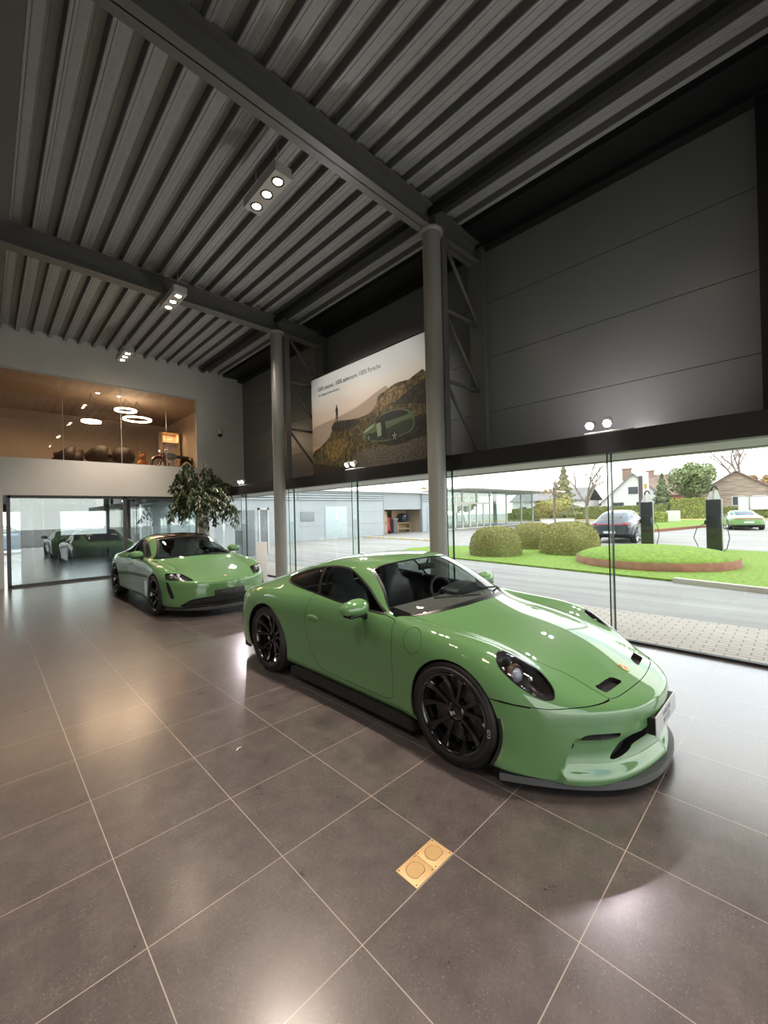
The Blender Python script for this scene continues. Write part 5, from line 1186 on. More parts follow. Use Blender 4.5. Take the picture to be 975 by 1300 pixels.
tree(60.8, 24.3, 8.6, 'tall narrow conifer beyond the pavilion roof end', m_lf_p, 3600, (2.5, 2.5, 2), trunk=.2, conif=True, leaf=.24, seed=3)
tree(77.4, 11.2, 8.8, 'broad round-topped green tree left of the timber house', m_lf_g, 9000, (3.2, 3.2, 2.8), .62, .3, leaf=.19, seed=4)
tree(72.8, 14.6, 6.8, 'pointed dark green tree beside the round-topped tree', m_lf_d, 4000, (2.2, 2.2, 2), trunk=.2, conif=True, leaf=.26, seed=6)
tree(104, 8.1, 18.0, 'big leafless tree rising behind the timber house', None, bare=4, trunk=.34, seed=11, branch_m=m_bk)
tree(101, 4.6, 8.6, 'orange autumn tree behind the timber house, far right', m_lf_o, 5000, (4.5, 4.5, 2.6), .6, .25, leaf=.24, seed=12)
tree(100, -3, 9.5, 'dark tree at the right edge of the view', m_lf_d, 2200, (4, 4, 3), .6, .25, leaf=.45, seed=13)
tree(58, 40, 6.5, 'leafy tree seen through the pavilion glass', m_lf_g, 3000, (4.5, 4.5, 2.2), .55, .2, leaf=.34, seed=14)
tree(48, 41, 6.0, 'yellowish tree seen through the pavilion doors', m_lf_y, 2600, (4.0, 4.0, 2.0), .55, .2, leaf=.34, seed=15)
# ================================================================== things in the showroom
# advertising banner
t = thing('advertising_banner', 'large landscape advert with a green car on a rocky slope', 'poster', (6.30, 7.08, 2.68)); O_ = (6.30, 7.08, 2.68)
PX = 6.29
def grad_mat(name, stops, z0, z1, rough=.5, noise=0):
    """printed sky: colours over the printed height"""
    m = bpy.data.materials.new(name); m.use_nodes = True; q = m.node_tree; p = q.nodes['Principled BSDF']; p.inputs['Roughness'].default_value = rough
    tc = nn(q, 'ShaderNodeTexCoord'); s = nn(q, 'ShaderNodeSeparateXYZ'); mr = nn(q, 'ShaderNodeMapRange'); mr.inputs[1].default_value = z0; mr.inputs[2].default_value = z1; r = nn(q, 'ShaderNodeValToRGB')
    n = nn(q, 'ShaderNodeTexNoise'); n.inputs['Scale'].default_value = 1.1; n.inputs['Detail'].default_value = 3; mp = nn(q, 'ShaderNodeMapping'); mp.inputs['Scale'].default_value = (1, .7, 2.2)
    a = nn(q, 'ShaderNodeMath', operation='MULTIPLY_ADD'); a.inputs[1].default_value = noise; 
    sub = nn(q, 'ShaderNodeMath', operation='SUBTRACT'); sub.inputs[1].default_value = noise * .5
    q.links.new(tc.outputs['Object'], s.inputs[0]); q.links.new(s.outputs[2], mr.inputs[0]); q.links.new(tc.outputs['Object'], mp.inputs[0]); q.links.new(mp.outputs[0], n.inputs['Vector'])
    q.links.new(n.outputs[0], a.inputs[0]); q.links.new(mr.outputs[0], a.inputs[2]); q.links.new(a.outputs[0], sub.inputs[0]); q.links.new(sub.outputs[0], r.inputs[0]); q.links.new(r.outputs[0], p.inputs['Base Color'])
    e = r.color_ramp.elements; e[0].position, e[0].color = stops[0][0], (*stops[0][1], 1); e[1].position, e[1].color = stops[-1][0], (*stops[-1][1], 1)
    for ps, c in stops[1:-1]: k = e.new(ps); k.color = (*c, 1)
    return m
b = B(O_); b.box(PX, PX + .05, 5.08, 9.07, 2.60, 5.27); b.build('printed_sky', grad_mat('banner_sky', [(0.15, (.55, .30, .17)), (.42, (.55, .41, .31)), (.7, (.62, .59, .54)), (.85, (.60, .64, .66)), (1, (.66, .70, .72))], 0.4, 2.6, .5, .25), t)
b = B(O_); b.box(PX + .05, PX + .09, 5.02, 9.13, 2.55, 5.33); b.build('banner_frame', m_black, t)
_lay = [0]
def flat(name, poly, m, sub=4, label=None):
    """printed shape on the banner, (Y, Z) outline"""
    _lay[0] += 1; P = poly
    if sub > 1:
        Q = []; n = len(P)
        for i in range(n):
            p0, p1, p2, p3 = [np.array(P[(i + k) % n], float) for k in (-1, 0, 1, 2)]
            for k in range(sub):
                u = k / sub; Q.append(tuple(.5 * (2 * p1 + (p2 - p0) * u + (2 * p0 - 5 * p1 + 4 * p2 - p3) * u * u + (3 * p1 - p0 - 3 * p2 + p3) * u ** 3)))
        P = Q
    b = B(O_); x = PX - .00018 * _lay[0]; b.add([(x, np.clip(y, 5.085, 9.065), max(z, 2.605)) for y, z in P], [tuple(range(len(P)))])
    o = b.build(name, m, t)
    if label: o['label'] = label
    return o
def print_mat(name, cols, scale, detail=8, stretch=(1, 1, 1)):
    """printed vegetation: mottled ink colours"""
    m = bpy.data.materials.new(name); m.use_nodes = True; q = m.node_tree; p = q.nodes['Principled BSDF']; p.inputs['Roughness'].default_value = .5
    tc = nn(q, 'ShaderNodeTexCoord'); mp = nn(q, 'ShaderNodeMapping'); mp.inputs['Scale'].default_value = stretch; n = nn(q, 'ShaderNodeTexNoise'); n.inputs['Scale'].default_value = scale; n.inputs['Detail'].default_value = detail; n.inputs['Roughness'].default_value = .7; r = nn(q, 'ShaderNodeValToRGB')
    q.links.new(tc.outputs['Object'], mp.inputs[0]); q.links.new(mp.outputs[0], n.inputs['Vector']); q.links.new(n.outputs[0], r.inputs[0]); q.links.new(r.outputs[0], p.inputs['Base Color'])
    e = r.color_ramp.elements; k = len(cols)
    e[0].position, e[0].color = .38, (*cols[0], 1); e[1].position, e[1].color = .62, (*cols[-1], 1)
    for i in range(1, k - 1): x = e.new(.38 + .24 * i / (k - 1)); x.color = (*cols[i], 1)
    return m
m_h1 = mat('print_far_hill', (.34, .26, .20), .6)
m_h2 = print_mat('print_scrub', [(.010, .008, .004), (.045, .035, .012), (.085, .065, .022), (.17, .12, .04)], 9)
m_h3 = print_mat('print_scrub_gold', [(.05, .035, .010), (.14, .09, .025), (.26, .17, .05)], 11)
m_h4 = print_mat('print_dark', [(.006, .006, .005), (.018, .016, .010), (.045, .036, .016)], 10)
m_road = print_mat('print_track', [(.03, .026, .018), (.085, .075, .05), (.15, .13, .095)], 16, stretch=(1, 1, 2.5))
flat('printed_hill', [(9.06, 3.95), (8.6, 4.05), (8.0, 4.1), (7.2, 4.22), (6.5, 4.42), (6.2, 4.4), (6.2, 3.6), (9.06, 3.5)], m_h1)
flat('printed_slope', [(5.09, 4.42), (5.6, 4.44), (6.0, 4.45), (6.3, 4.36), (6.52, 4.30), (6.6, 4.12), (6.85, 3.97), (7.3, 3.95), (7.7, 3.98), (8.0, 4.02), (8.15, 3.98), (8.22, 3.8), (8.4, 3.62), (8.75, 3.45), (9.06, 3.3), (9.06, 2.61), (5.09, 2.61)], m_h2, 3)
flat('printed_gold_brush', [(5.7, 4.34), (6.1, 4.37), (6.42, 4.24), (6.72, 4.02), (6.5, 3.95), (6.2, 4.05), (5.9, 4.1)], m_h3)
flat('printed_gold_brush', [(8.5, 3.45), (8.2, 3.55), (7.8, 3.55), (7.6, 3.4), (7.9, 3.1), (8.3, 3.05)], m_h3)
flat('printed_shadow', [(5.09, 4.32), (5.5, 4.26), (6.0, 4.02), (5.6, 3.95), (5.2, 3.85), (5.09, 3.8)], m_h4); flat('printed_shadow', [(8.16, 3.96), (7.7, 3.97), (7.2, 3.9), (7.25, 3.78), (7.8, 3.74), (8.2, 3.8)], m_h4)
flat('printed_shadow', [(5.09, 3.62), (5.6, 3.62), (6.2, 3.40), (6.6, 3.28), (6.0, 3.14), (5.09, 3.18)], m_h4)
flat('printed_track', [(5.09, 3.2), (6.0, 3.14), (6.9, 3.2), (7.4, 3.08), (7.3, 2.75), (6, 2.62), (5.09, 2.62)], m_road)
flat('printed_bank', [(9.06, 3.05), (8.4, 2.95), (7.6, 2.8), (7.3, 2.61), (9.06, 2.61)], m_h4)
m_pg = mat('print_car_green', (.075, .105, .05), .5); m_pl = mat('print_car_light', (.22, .27, .17), .5); m_pd = mat('print_car_dark', (.022, .030, .016), .5); m_pk = mat('print_black', (.010, .010, .010), .5)
flat('printed_car', [(7.06, 3.44), (7.06, 3.55), (7.0, 3.62), (6.82, 3.68), (6.64, 3.73), (6.44, 3.86), (6.2, 3.91), (5.90, 3.90), (5.68, 3.84), (5.52, 3.76), (5.48, 3.70), (5.47, 3.56), (5.50, 3.43), (5.62, 3.36), (6.2, 3.27), (6.7, 3.31), (6.98, 3.37)], m_pg, label='green estate car printed on the banner')
flat('printed_car_flank', [(6.75, 3.36), (6.3, 3.30), (5.9, 3.34), (5.56, 3.42), (5.52, 3.62), (5.8, 3.62), (6.3, 3.54), (6.8, 3.50)], m_pd); flat('printed_car_highlight', [(7.04, 3.56), (6.96, 3.625), (6.82, 3.67), (6.66, 3.71), (6.72, 3.64), (6.90, 3.57)], m_pl)
flat('printed_car_window', [(6.62, 3.725), (6.45, 3.835), (6.22, 3.88), (5.92, 3.875), (5.72, 3.82), (5.64, 3.745), (6.0, 3.71), (6.3, 3.70)], m_pk); flat('printed_car_door', [(6.44, 3.73), (6.33, 3.75), (6.26, 3.36), (6.40, 3.36)], m_pk, 1); flat('printed_car_door', [(6.60, 3.68), (6.47, 3.71), (6.44, 3.42), (6.56, 3.40)], m_pl, 1)
for y, z, r in ((6.86, 3.42, .105), (6.04, 3.345, .135)):
    flat('printed_tyre', [(y + r * .8 * math.cos(a), z + r * math.sin(a)) for a in [2 * PI * k / 24 for k in range(24)]], m_pk, 1)
    for k in range(5):
        a = 2 * PI * k / 5 + .3; c, s_ = math.cos(a), math.sin(a); q = r * .68
        flat('printed_spoke', [(y + (-s_ * .12) * q * .8, z + c * .12 * q), (y + (c - s_ * .16) * q * .8, z + (s_ + c * .16) * q), (y + (c + s_ * .16) * q * .8, z + (s_ - c * .16) * q), (y + s_ * .12 * q * .8, z - c * .12 * q)], mat('print_grey', (.22, .22, .21), .5), 1)
flat('printed_figure', [(8.05, 4.05), (8.04, 4.2), (8.06, 4.3), (8.03, 4.34), (8.02, 4.40), (7.985, 4.40), (7.98, 4.34), (7.95, 4.29), (7.965, 4.2), (7.96, 4.05), (7.99, 4.05), (8.0, 4.18), (8.02, 4.05)], m_pk, 2)
def banner_text(s, size, y, z, name):
    mm = Matrix.Translation((PX - .00018 * (_lay[0] + 2) - O_[0], y - O_[1], z - O_[2])) @ Matrix(((0, 0, -1, 0), (-1, 0, 0, 0), (0, 1, 0, 0), (0, 0, 0, 1)))
    return text_mesh(s, size, name, mat('print_text', (.03, .028, .028), .5), t, mm, .0002, 'LEFT', sx=.86)
banner_text('100% electric. 100% adventure. 100% Porsche.', .148, 8.80, 4.95, 'headline'); banner_text('The Taycan Cross Turismo', .095, 8.78, 4.79, 'subline')

# ceiling fixtures: plate with three deep-set spots
m_fix = mat('fixture_white', (.52, .50, .47), .4); m_lamp = mat('lamp_glow_warm', (1, .9, .75), .4, emit=(1.0, .78, .52), estr=60)
def fixture(x, y, z=6.2):
    t = thing('ceiling_spot', 'x', 'light fitting', (x, y, z), group='three-lamp ceiling spots')
    b = B(); b.box(-.125, .125, -.45, .45, .0, .012); b.box(-.125, .125, -.45, -.44, .012, .13); b.box(-.125, .125, .44, .45, .012, .13); b.box(-.125, -.115, -.45, .45, .012, .13); b.box(.115, .125, -.45, .45, .012, .13); b.box(-.125, .125, -.45, .45, .13, .14); b.build('housing', m_fix, t)
    for k in (-1, 0, 1):
        b = B(); b.lathe([(.085, -.002), (.085, -.012), (.068, -.012), (.060, -.002)], 28, (0, k * .30, 0)); r = b.build('lamp_ring', m_black, t)
        b = B(); b.lathe([(0, -.016), (.030, -.015), (.052, -.010), (.058, -.003)], 24, (0, k * .30, 0)); b.build('lamp', m_lamp, r)
    for k in (-.3, .3): b = B(); b.cyl((0, k, .14), .006, 6.74 - z - .14, 8); b.build('hanger', m_fix, t)
    return t
fx = fixture(2.90, 5.15)
FIX = [(2.90, 5.15), (2.88, 9.05), (2.86, 13.0), (2.90, 1.3), (-1.6, 1.3), (-1.6, 5.15), (-1.6, -2.6), (2.9, -2.6), (-5.5, 1.3), (-5.5, 5.15)]
FL = ['white three-lamp ceiling spot glowing brightest, before the big beam', 'white three-lamp ceiling spot hanging in front of the second beam', 'white three-lamp ceiling spot close to the white end wall']
for k, (x, y) in enumerate(FIX):
    o = fx if k == 0 else dup(fx, (x, y, 6.2))
    o['label'] = FL[k] if k < 3 else 'three-lamp ceiling spot behind the photographer, %s' % ('over the near aisle', 'over the inner aisle', 'over the inner hall', 'by the inner doors', 'by the entrance', 'at the side wall', 'at the far side wall')[k - 3]
for k, (x, y) in enumerate(FIX):
    for q in ((-.3, 0, .3)): add_spot(x, y + q, 6.17, x + rng.uniform(-.5, .5) + (.25 if q > 0 else -.1), y + q * 2.2, 0, 320 if k < 4 else 230, (1, .83, .70), 1.7, .8, .06)
for x, y, k in ((2.90, 5.15, 0), (2.88, 9.05, 1)): add_spot(x, y, 6.17, 6.29, (6.3, 7.8)[k], 4.1, 620, (1, .90, .80), .95, .9, .06)  # extra beams added at two fixtures to brighten the banner
# spots standing on the header
m_bulb = mat('lamp_glow_white', (1, .95, .95), .4, emit=(1.0, .90, .93), estr=90)
def header_spot(y, label):
    t = thing('track_spot', label, 'spotlight', (5.75, y, 2.66), group='twin spotlights on the header beam')
    b = B(); b.box(-.05, .05, -.30, .27, 0, .025, .006); b.build('base_rail', mat('rail_white', (.6, .58, .58), .4), t)
    for k in (-.02, .19):
        b = B(); b.tube([(0, k, .02), (0, k, .10), (-.03, k, .125)], .013, 8); st = b.build('arm', MATS['rail_white'], t)
        b = B(); b.M = Matrix.Translation((-.03, k, .135)) @ Matrix.Rotation(-PI / 2 - .55, 4, 'Y'); b.lathe([(.02, -.07), (.05, -.05), (.055, .05), (.048, .05)], 20); b.build('lamp_head', MATS['rail_white'], st)
        b = B(); b.M = Matrix.Translation((-.03, k, .135)) @ Matrix.Rotation(-PI / 2 - .55, 4, 'Y'); b.lathe([(.048, .046), (.03, .06), (0, .064)], 20); b.build('bulb', m_bulb, st)
    return t
hs = header_spot(1.73, 'twin white spotlights on the header below the grey wall panels')
dup(hs, (5.75, 6.75, 2.66), label='twin white spotlights on the header below the landscape banner'); dup(hs, (5.75, 12.0, 2.66), label='twin white spotlights on the header near the white end wall')
for y in (1.73, 6.75, 12.0):
    for k in (-.02, .19): add_spot(5.66, y + k, 2.80, 3.2, y - .2, .3, 150, (1, .87, .91), 2.2, .7, .05)
    if y < 5: add_spot(5.80, y + .08, 2.86, 6.88, y + .1, 3.9, 60, (1, .93, .92), 2.9, 1.0, .06)  # extra upward beam added at the header to brighten the wall panels
    add_spot(5.62, y + .08, 2.90, 1.6, y + .1, 6.8, 120, (1, .95, .93), 2.5, 1.0, .06)  # uplights added beside the aimed heads to lift the ceiling

# floor socket plate
t = thing('floor_socket', 'brass double socket plate set flush in the dark floor tiles', 'socket', (1.501, 1.309, 0)); O_ = (1.501, 1.309, 0)
m_brass = mat('brass', (.78, .52, .26), .38, metal=.35, noise=(30, .06)); m_brd = mat('brass_groove', (.20, .12, .06), .5)
for k in (0, 1):
    b = B(O_); x0 = 1.3655 + k * .1363; b.box(x0 + .0008, x0 + .1345, 1.243, 1.375, 0.0, .004, .0012); pl = b.build('plate', m_brass, t)
    c = (x0 + .068, 1.309)
    def tear(r): return [(c[0] + r * math.cos(a), c[1] + r * math.sin(a)) if not (-PI * .25 < a - PI * 1.5 < PI * .25) else (c[0] + r * math.cos(a) * 1.0, c[1] - r * .78) for a in [2 * PI * i / 40 for i in range(40)]]
    b = B(O_); b.prism(tear(.046), .0040, .0046); b.build('lid_groove', m_brd, pl)
    b = B(O_); b.prism(tear(.043), .0044, .0056); b.build('lid', mat('brass_lid', (.82, .56, .26), .32, metal=.5), pl)
    for sx_, sy_ in ((-1, -1), (1, -1), (-1, 1), (1, 1)):
        b = B(O_); b.cyl((c[0] + sx_ * .056, c[1] + sy_ * .055, .004), .0042, .0008, 12); b.build('screw', m_brd, pl)

t = thing('paper_scrap', 'tiny pale paper scrap lying on the dark tiles beside the coupe', 'litter', (1.306, 2.907, 0)); b = B((1.306, 2.907, 0)); b.add([(1.285, 2.902, .001), (1.30, 2.917, .006), (1.325, 2.922, .001), (1.33, 2.91, .004), (1.305, 2.904, .009), (1.287, 2.894, .003)], [(0, 1, 4, 5), (1, 2, 3, 4)]); b.add([(1.285, 2.902, .0), (1.30, 2.917, .005), (1.325, 2.922, .0), (1.33, 2.91, .003), (1.305, 2.904, .008), (1.287, 2.894, .002)], [(0, 1, 4, 5), (1, 2, 3, 4)]); b.build('sheet', mat('scrap_white', (.75, .72, .62), .6), t)
# small tree in a pot
t = thing('potted_tree', 'leafy weeping fig on a slim trunk beside the column at the white wall', 'plant', (4.72, 13.1, 0)); O_ = (4.72, 13.1, 0); rg = random.Random(3)
b = B(O_); b.lathe([(0, 0), (.24, 0), (.30, .5), (.28, .5), (.27, .44), (0, .44)], 28, O_); b.build('pot', mat('pot_dark', (.05, .05, .05), .5), t)
b = B(O_); tips = []; b.tube([(4.72, 13.1, .4), (4.70, 13.08, 1.2), (4.74, 13.1, 2.0)], [.055, .045, .04], 10)
L_ = []
for k in range(64):
    a = rg.uniform(0, 6.28); R0 = rg.uniform(.3, 1.25) * (1.15 if math.cos(a) > .3 else .85); zt = 2.15 + rg.uniform(.05, 1.45) * (1.1 - .42 * R0)
    p0 = Vector((4.73, 13.1, 1.8 + rg.uniform(0, .5))); p2 = Vector((4.72 + R0 * math.cos(a) * .6, 13.1 + R0 * math.sin(a) * .6, zt)); p3 = Vector((4.72 + R0 * math.cos(a), 13.1 + R0 * math.sin(a), zt - .25 - rg.uniform(.1, .65)))
    pts = [p0, p0.lerp(p2, .55) + Vector((0, 0, .12)), p2, p2.lerp(p3, .5) + Vector((0, 0, .05)), p3]
    b.tube(pts, [.018, .012, .008, .005, .003], 5, cap=False)
    for _ in range(70):
        f = rg.uniform(1.2, 4); i = min(int(f), 3); p = pts[i].lerp(pts[i + 1], f - i); L_.append((p, k))
b.build('trunk', mat('fig_bark', (.36, .26, .18), .8), t)
b = B(O_); vs, fs = [], []
for p, k in L_:
    d = Vector((rg.uniform(-1, 1), rg.uniform(-1, 1), -1.1)).normalized(); s = d.orthogonal().normalized(); s.rotate(Matrix.Rotation(rg.uniform(0, 6.28), 3, d)); ln = rg.uniform(.12, .20); w = ln * .19; n = s.cross(d)
    p = p + Vector((rg.uniform(-.05, .05), rg.uniform(-.05, .05), rg.uniform(-.04, .04))); i = len(vs)
    vs += [p, p + d * ln * .4 + s * w, p + d * ln + n * .015, p + d * ln * .4 - s * w]; fs += [(i, i + 1, i + 2, i + 3)]
b.add(vs, fs); b.build('foliage', mat('fig_leaves', (.035, .055, .016), .45, noise=(6, .35)), t)

# price stand
t = thing('info_stand', 'slim white leaning information stand by the nose of the rear car', 'sign', (4.62, 8.85, 0)); O_ = (4.62, 8.85, 0)
b = B(O_); b.M = Matrix.Translation(O_) @ Matrix.Rotation(-.65, 4, 'Z') @ Matrix.Rotation(-.10, 4, 'X'); b.box(-.125, .125, -.012, .012, .02, 1.10, .006); b.build('panel', mat('stand_white', (.80, .80, .80), .35), t)
b = B(O_); b.M = Matrix.Translation(O_) @ Matrix.Rotation(-.65, 4, 'Z'); b.box(-.17, .17, -.15, .15, 0, .018, .004); b.build('foot', mat('stand_foot', (.4, .4, .4), .4), t)
# camera on the white wall
t = thing('security_camera', 'small dome security camera on the white wall', 'camera', (5.98, YB - .001, 4.70)); O_ = (5.98, YB, 4.70)
b = B(O_); b.box(5.90, 6.06, YB - .16, YB - .002, 4.72, 4.80, .02); b.build('bracket', m_wt, t); b = B(O_); b.lathe([(.075, 4.72), (.085, 4.66), (.08, 4.62)], 20, (5.98, YB - .10, 0)); b.build('collar', m_wt, t)
b = B(O_); b.lathe([(.08, 4.63)] + [(.075 * math.cos(a), 4.61 - .09 * math.sin(a)) for a in [k * PI / 12 for k in range(7)]], 20, (5.98, YB - .10, 0)); b.build('dome', m_cblack, t)

# ------------------------------------------------------------------ mezzanine lounge
m_ring = mat('ring_glow', (1, .9, .8), .4, emit=(1.0, .80, .58), estr=14)
for x, y, z, r, lb in ((2.55, 16.1, 4.92, .27, 'smallest and lowest ring lamp, left of the lounge'), (3.55, 16.2, 5.46, .33, 'ring lamp hanging highest in the lounge'), (3.92, 16.3, 5.22, .44, 'largest ring lamp, right of the lounge')):
    t = thing('ring_lamp', lb, 'lamp', (x, y, z), group='glowing ring lamps'); O_ = (x, y, z)
    b = B(O_); b.lathe([(r - .045, z - .03), (r, z - .03), (r, z + .02), (r - .045, z + .02), (r - .045, z - .03)], 48, (x, y, 0)); b.build('ring', m_ring, t)
    for k in range(3): a = 2.1 * k; b = B(O_); b.tube([(x + (r - .02) * math.cos(a), y + (r - .02) * math.sin(a), z), (x, y, 5.85)], .004, 5); b.build('wire', m_cblack, t)
for x, y, k in ((2.72, 16.0, 'left'), (3.32, 16.0, 'right')):
    t = thing('downlight', 'small recessed downlight over the lounge, the %s one of the pair' % k, 'light fitting', (x, y, 5.86)); O_ = (x, y, 5.86); b = B(O_); b.lathe([(.06, 5.845), (.075, 5.845), (.075, 5.86)], 20, (x, y, 0)); b.build('trim_ring', m_wt, t); b = B(O_); b.lathe([(0, 5.85), (.055, 5.852)], 20, (x, y, 0)); b.build('lamp', m_lamp, t)
add_area(3.3, 16.6, 5.2, 2.2, 1.6, 95, (1, .66, .38)); add_area(1.0, 17.5, 5.5, 2.0, 1.6, 30, (1, .66, .38))
m_tan = mat('brown_leather', (.035, .020, .013), .5)
def lounge_chair(x, y, rz, label):
    t = thing('lounge_chair', label, 'chair', (x, y, 3.36), rz, group='brown tub chairs in the mezzanine lounge')
    b = B(); b.lathe([(0, .38), (.27, .38), (.30, .42), (.28, .47), (0, .48)], 24); b.build('seat', m_tan, t)
    b = B(); vs, fs = [], []; n = 18
    for i in range(n + 1):
        a = -.4 + (PI + .8) * i / n; h = .62 + .26 * math.sin(max(0, min(PI, a)));
        for (r, z) in ((.29, .40), (.33, .42), (.36, h), (.32, h + .01)): vs.append((r * math.cos(a), r * math.sin(a), z))
    for i in range(n):
        for j in range(4): fs.append((i * 4 + j, i * 4 + (j + 1) % 4, (i + 1) * 4 + (j + 1) % 4, (i + 1) * 4 + j))
    fs += [(0, 1, 2, 3), (n * 4, n * 4 + 1, n * 4 + 2, n * 4 + 3)]; b.add(vs, fs, True); b.build('backrest', m_tan, t)
    for a in (.8, 2.35, 3.9, 5.5): b = B(); b.tube([(.20 * math.cos(a), .20 * math.sin(a), .40), (.27 * math.cos(a), .27 * math.sin(a), 0)], .014, 6); b.build('leg', m_cblack, t)
    return t
c0 = lounge_chair(2.80, 16.95, PI + .5, 'brown tub chair in the lounge, large one before the table')
for x, y, a, lb in ((1.95, 17.5, PI + 1.1, 'brown tub chair at the left end of the row'), (2.30, 18.3, PI + 1.0, 'brown tub chair second from the left end'), (3.62, 16.95, PI - .3, 'brown tub chair beside the orange plush toy, back turned'), (3.5, 18.75, .2, 'brown tub chair across the table')):
    dup(c0, (x, y, 3.36), a, lb)
t = thing('lounge_table', 'dark lounge table between the tub chairs', 'table', (3.3, 17.85, 3.36)); O_ = (3.3, 17.85, 3.36); b = B(O_); b.box(2.7, 3.95, 17.5, 18.2, 4.05, 4.09, .01); b.build('tabletop', m_cblack_m, t)
for x in (2.85, 3.8): b = B(O_); b.box(x - .03, x + .03, 17.6, 18.1, 3.36, 4.05); b.build('leg', m_cblack, t)
t = thing('plush_toy', 'orange-brown plush toy sitting at the lounge window', 'toy', (3.98, 16.0, 3.40)); O_ = (3.98, 16.0, 3.36); m_pl = mat('plush_orange', (.45, .17, .06), .9)
t.location = (3.98, 16.0, 3.36); b = B(O_)
b.lathe([(0, 3.36), (.15, 3.40), (.17, 3.55), (.13, 3.72), (.08, 3.78)], 18, (3.98, 16, 0)); b.build('torso', m_pl, t)
b = B(O_); b.lathe([(0.01, 3.74), (.09, 3.77), (.115, 3.85), (.09, 3.94), (0.01, 3.97)], 16, (3.98, 16, 0)); b.build('head', m_pl, t)
for s in (-.08, .08): b = B(O_); b.lathe([(.035, 3.95), (.045, 3.99), (.0, 4.03)], 10, (3.98 + s, 16, 0)); b.build('ear', m_pl, t)
for s in (-1, 1): b = B(O_); b.tube([(3.98 + s * .12, 15.95, 3.66), (3.98 + s * .2, 15.85, 3.52)], [.05, .045], 8); b.build('paw', m_pl, t)
# display shelf
t = thing('display_shelf', 'open shelf with warm lit compartments at the right of the lounge', 'shelf', (5.55, 18.3, 3.36)); O_ = (5.55, 18.3, 3.36); m_sh = mat('shelf_cream', (.62, .48, .34), .5)
b = B(O_); b.box(5.2, 5.25, 18.1, 18.5, 3.36, 5.25); b.box(5.85, 5.9, 18.1, 18.5, 3.36, 5.25); b.box(5.2, 5.9, 18.48, 18.5, 3.36, 5.25); b.build('carcass', m_sh, t)
for z in (3.40, 3.9, 4.35, 4.8, 5.22): b = B(O_); b.box(5.25, 5.85, 18.1, 18.48, z, z + .03); b.build('shelf_board', m_sh, t)
add_area(5.55, 18.2, 5.18, .4, .1, 6, (1, .68, .38))
for z, r, lb in ((3.93, .09, 'round amber vase on the lower shelf'), (4.38, .07, 'small amber vase on the middle shelf')):
    v = thing('vase', lb, 'vase', (5.55, 18.28, z)); b = B((5.55, 18.28, z)); b.lathe([(0, z), (r * .6, z), (r, z + r), (r * .5, z + 2 * r), (r * .6, z + 2.3 * r)], 18, (5.55, 18.28, 0)); b.build('body', mat('amber_glass', (.5, .25, .06), .2), v); b = B((5.55, 18.28, z)); b.lathe([(r * .6, z + 2.3 * r), (r * .7, z + 2.36 * r), (r * .55, z + 2.36 * r)], 18, (5.55, 18.28, 0)); b.build('rim', m_brass, v)
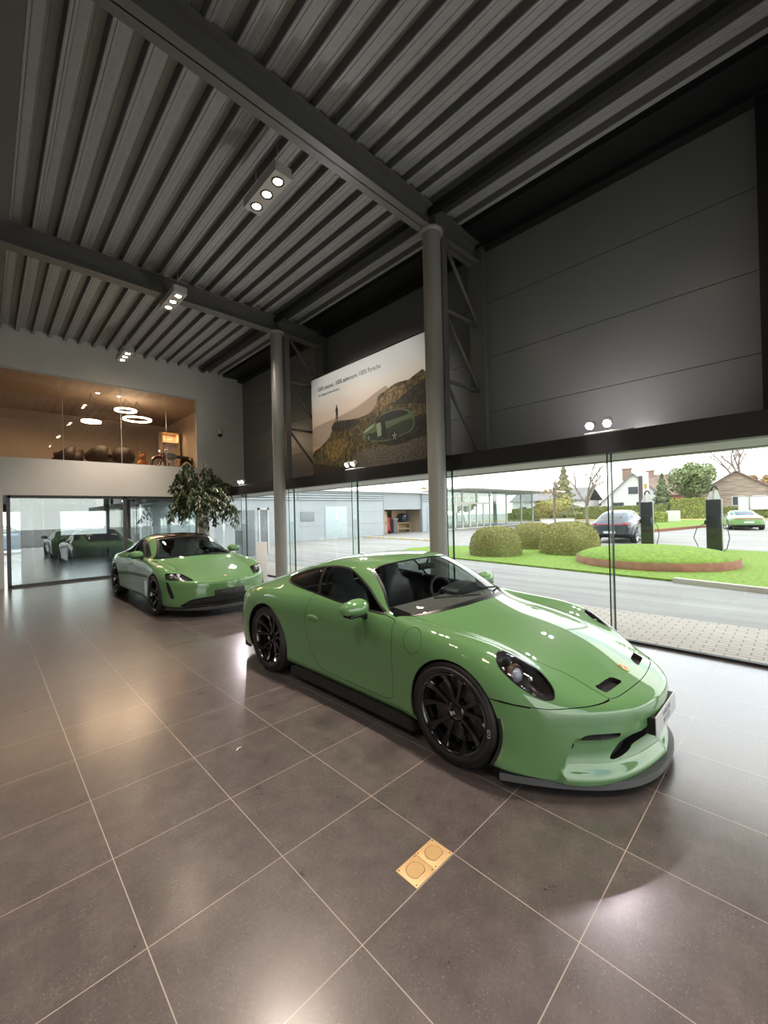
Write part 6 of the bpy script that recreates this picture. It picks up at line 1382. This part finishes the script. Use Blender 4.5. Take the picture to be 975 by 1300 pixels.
# moped
t = thing('motorcycle', 'small vintage dark red motorcycle at the mezzanine window', 'motorcycle', (5.22, 16.75, 3.36), .35); m_mr = mat('maroon_paint', (.13, .012, .012), .25, coat=1)
for x, lb in ((-.62, 'front'), (.58, 'rear')):
    b = B(); b.lathe([(.25, -.04), (.30, -.045), (.315, 0), (.30, .045), (.25, .04), (.25, -.04)], 32, (x, 0, .315), 'y'); w = b.build('wheel', m_rubber, t)
    b = B(); b.lathe([(.235, -.02), (.25, -.03), (.25, .03), (.235, .02), (.235, -.02)], 32, (x, 0, .315), 'y'); b.lathe([(0, -.05), (.04, -.05), (.04, .05), (0, .05)], 14, (x, 0, .315), 'y')
    for k in range(14): a = 2 * PI * k / 14; b.tube([(x + .03 * math.cos(a), 0, .315 + .03 * math.sin(a)), (x + .24 * math.cos(a + .3), 0, .315 + .24 * math.sin(a + .3))], .004, 4, cap=False)
    b.build('spoked_rim', m_chrome, w)
    b = B(); vs, fs = [], []; n = 14
    for i in range(n + 1):
        a = (.15 if lb == 'rear' else .35) + (2.5 if lb == 'rear' else 2.2) * i / n
        for yy, r in ((-.07, .33), (-.04, .365), (.04, .365), (.07, .33)): vs.append((x + r * math.cos(a), yy, .315 + r * math.sin(a)))
    for i in range(n):
        for j in range(3): fs.append((i * 4 + j, i * 4 + j + 1, (i + 1) * 4 + j + 1, (i + 1) * 4 + j))
    b.add(vs, fs, True); b.build('mudguard', m_mr, t)
b = B(); b.tube([(-.62, -.06, .315), (-.42, -.06, .80)], .025, 8); b.tube([(-.62, .06, .315), (-.42, .06, .80)], .025, 8); b.tube([(-.42, 0, .80), (-.30, 0, .45), (0, 0, .28), (.58, 0, .315)], .03, 8); b.build('frame', m_mr, t)
b = B(); b.lathe([(.02, -.26), (.10, -.2), (.13, 0), (.11, .16), (.03, .24)], 20, (-.12, 0, .70), 'x'); b.build('tank', m_cblack, t)
b = B(); b.box(.08, .62, -.12, .12, .66, .76, .04); b.build('saddle', m_leather, t); b = B(); b.box(.40, .86, -.10, .10, .70, .72); b.tube([(.86, 0, .7), (.88, 0, .98)], .015, 6); b.build('luggage_rack', m_mr, t)
b = B(); b.lathe([(.0, -.09), (.08, -.09), (.09, .02), (.06, .08), (0, .10)], 18, (-.52, 0, .80), 'x'); b.build('headlamp', m_chrome, t)
b = B(); b.tube([(-.30, -.30, .94), (-.40, -.12, .90), (-.40, .12, .90), (-.30, .30, .94)], .014, 8); b.build('handlebar', m_chrome, t)
b = B(); b.cyl((-.1, 0, .30), .11, .26, 16, 'z'); b.box(-.2, .08, -.10, .10, .20, .36, .03); b.build('engine', mat('engine_alloy', (.4, .4, .4), .35, metal=.7), t)
b = B(); b.tube([(-.05, -.13, .30), (.1, -.14, .2), (.7, -.14, .24)], [.02, .03, .04], 10); b.build('exhaust_pipe', m_chrome, t)
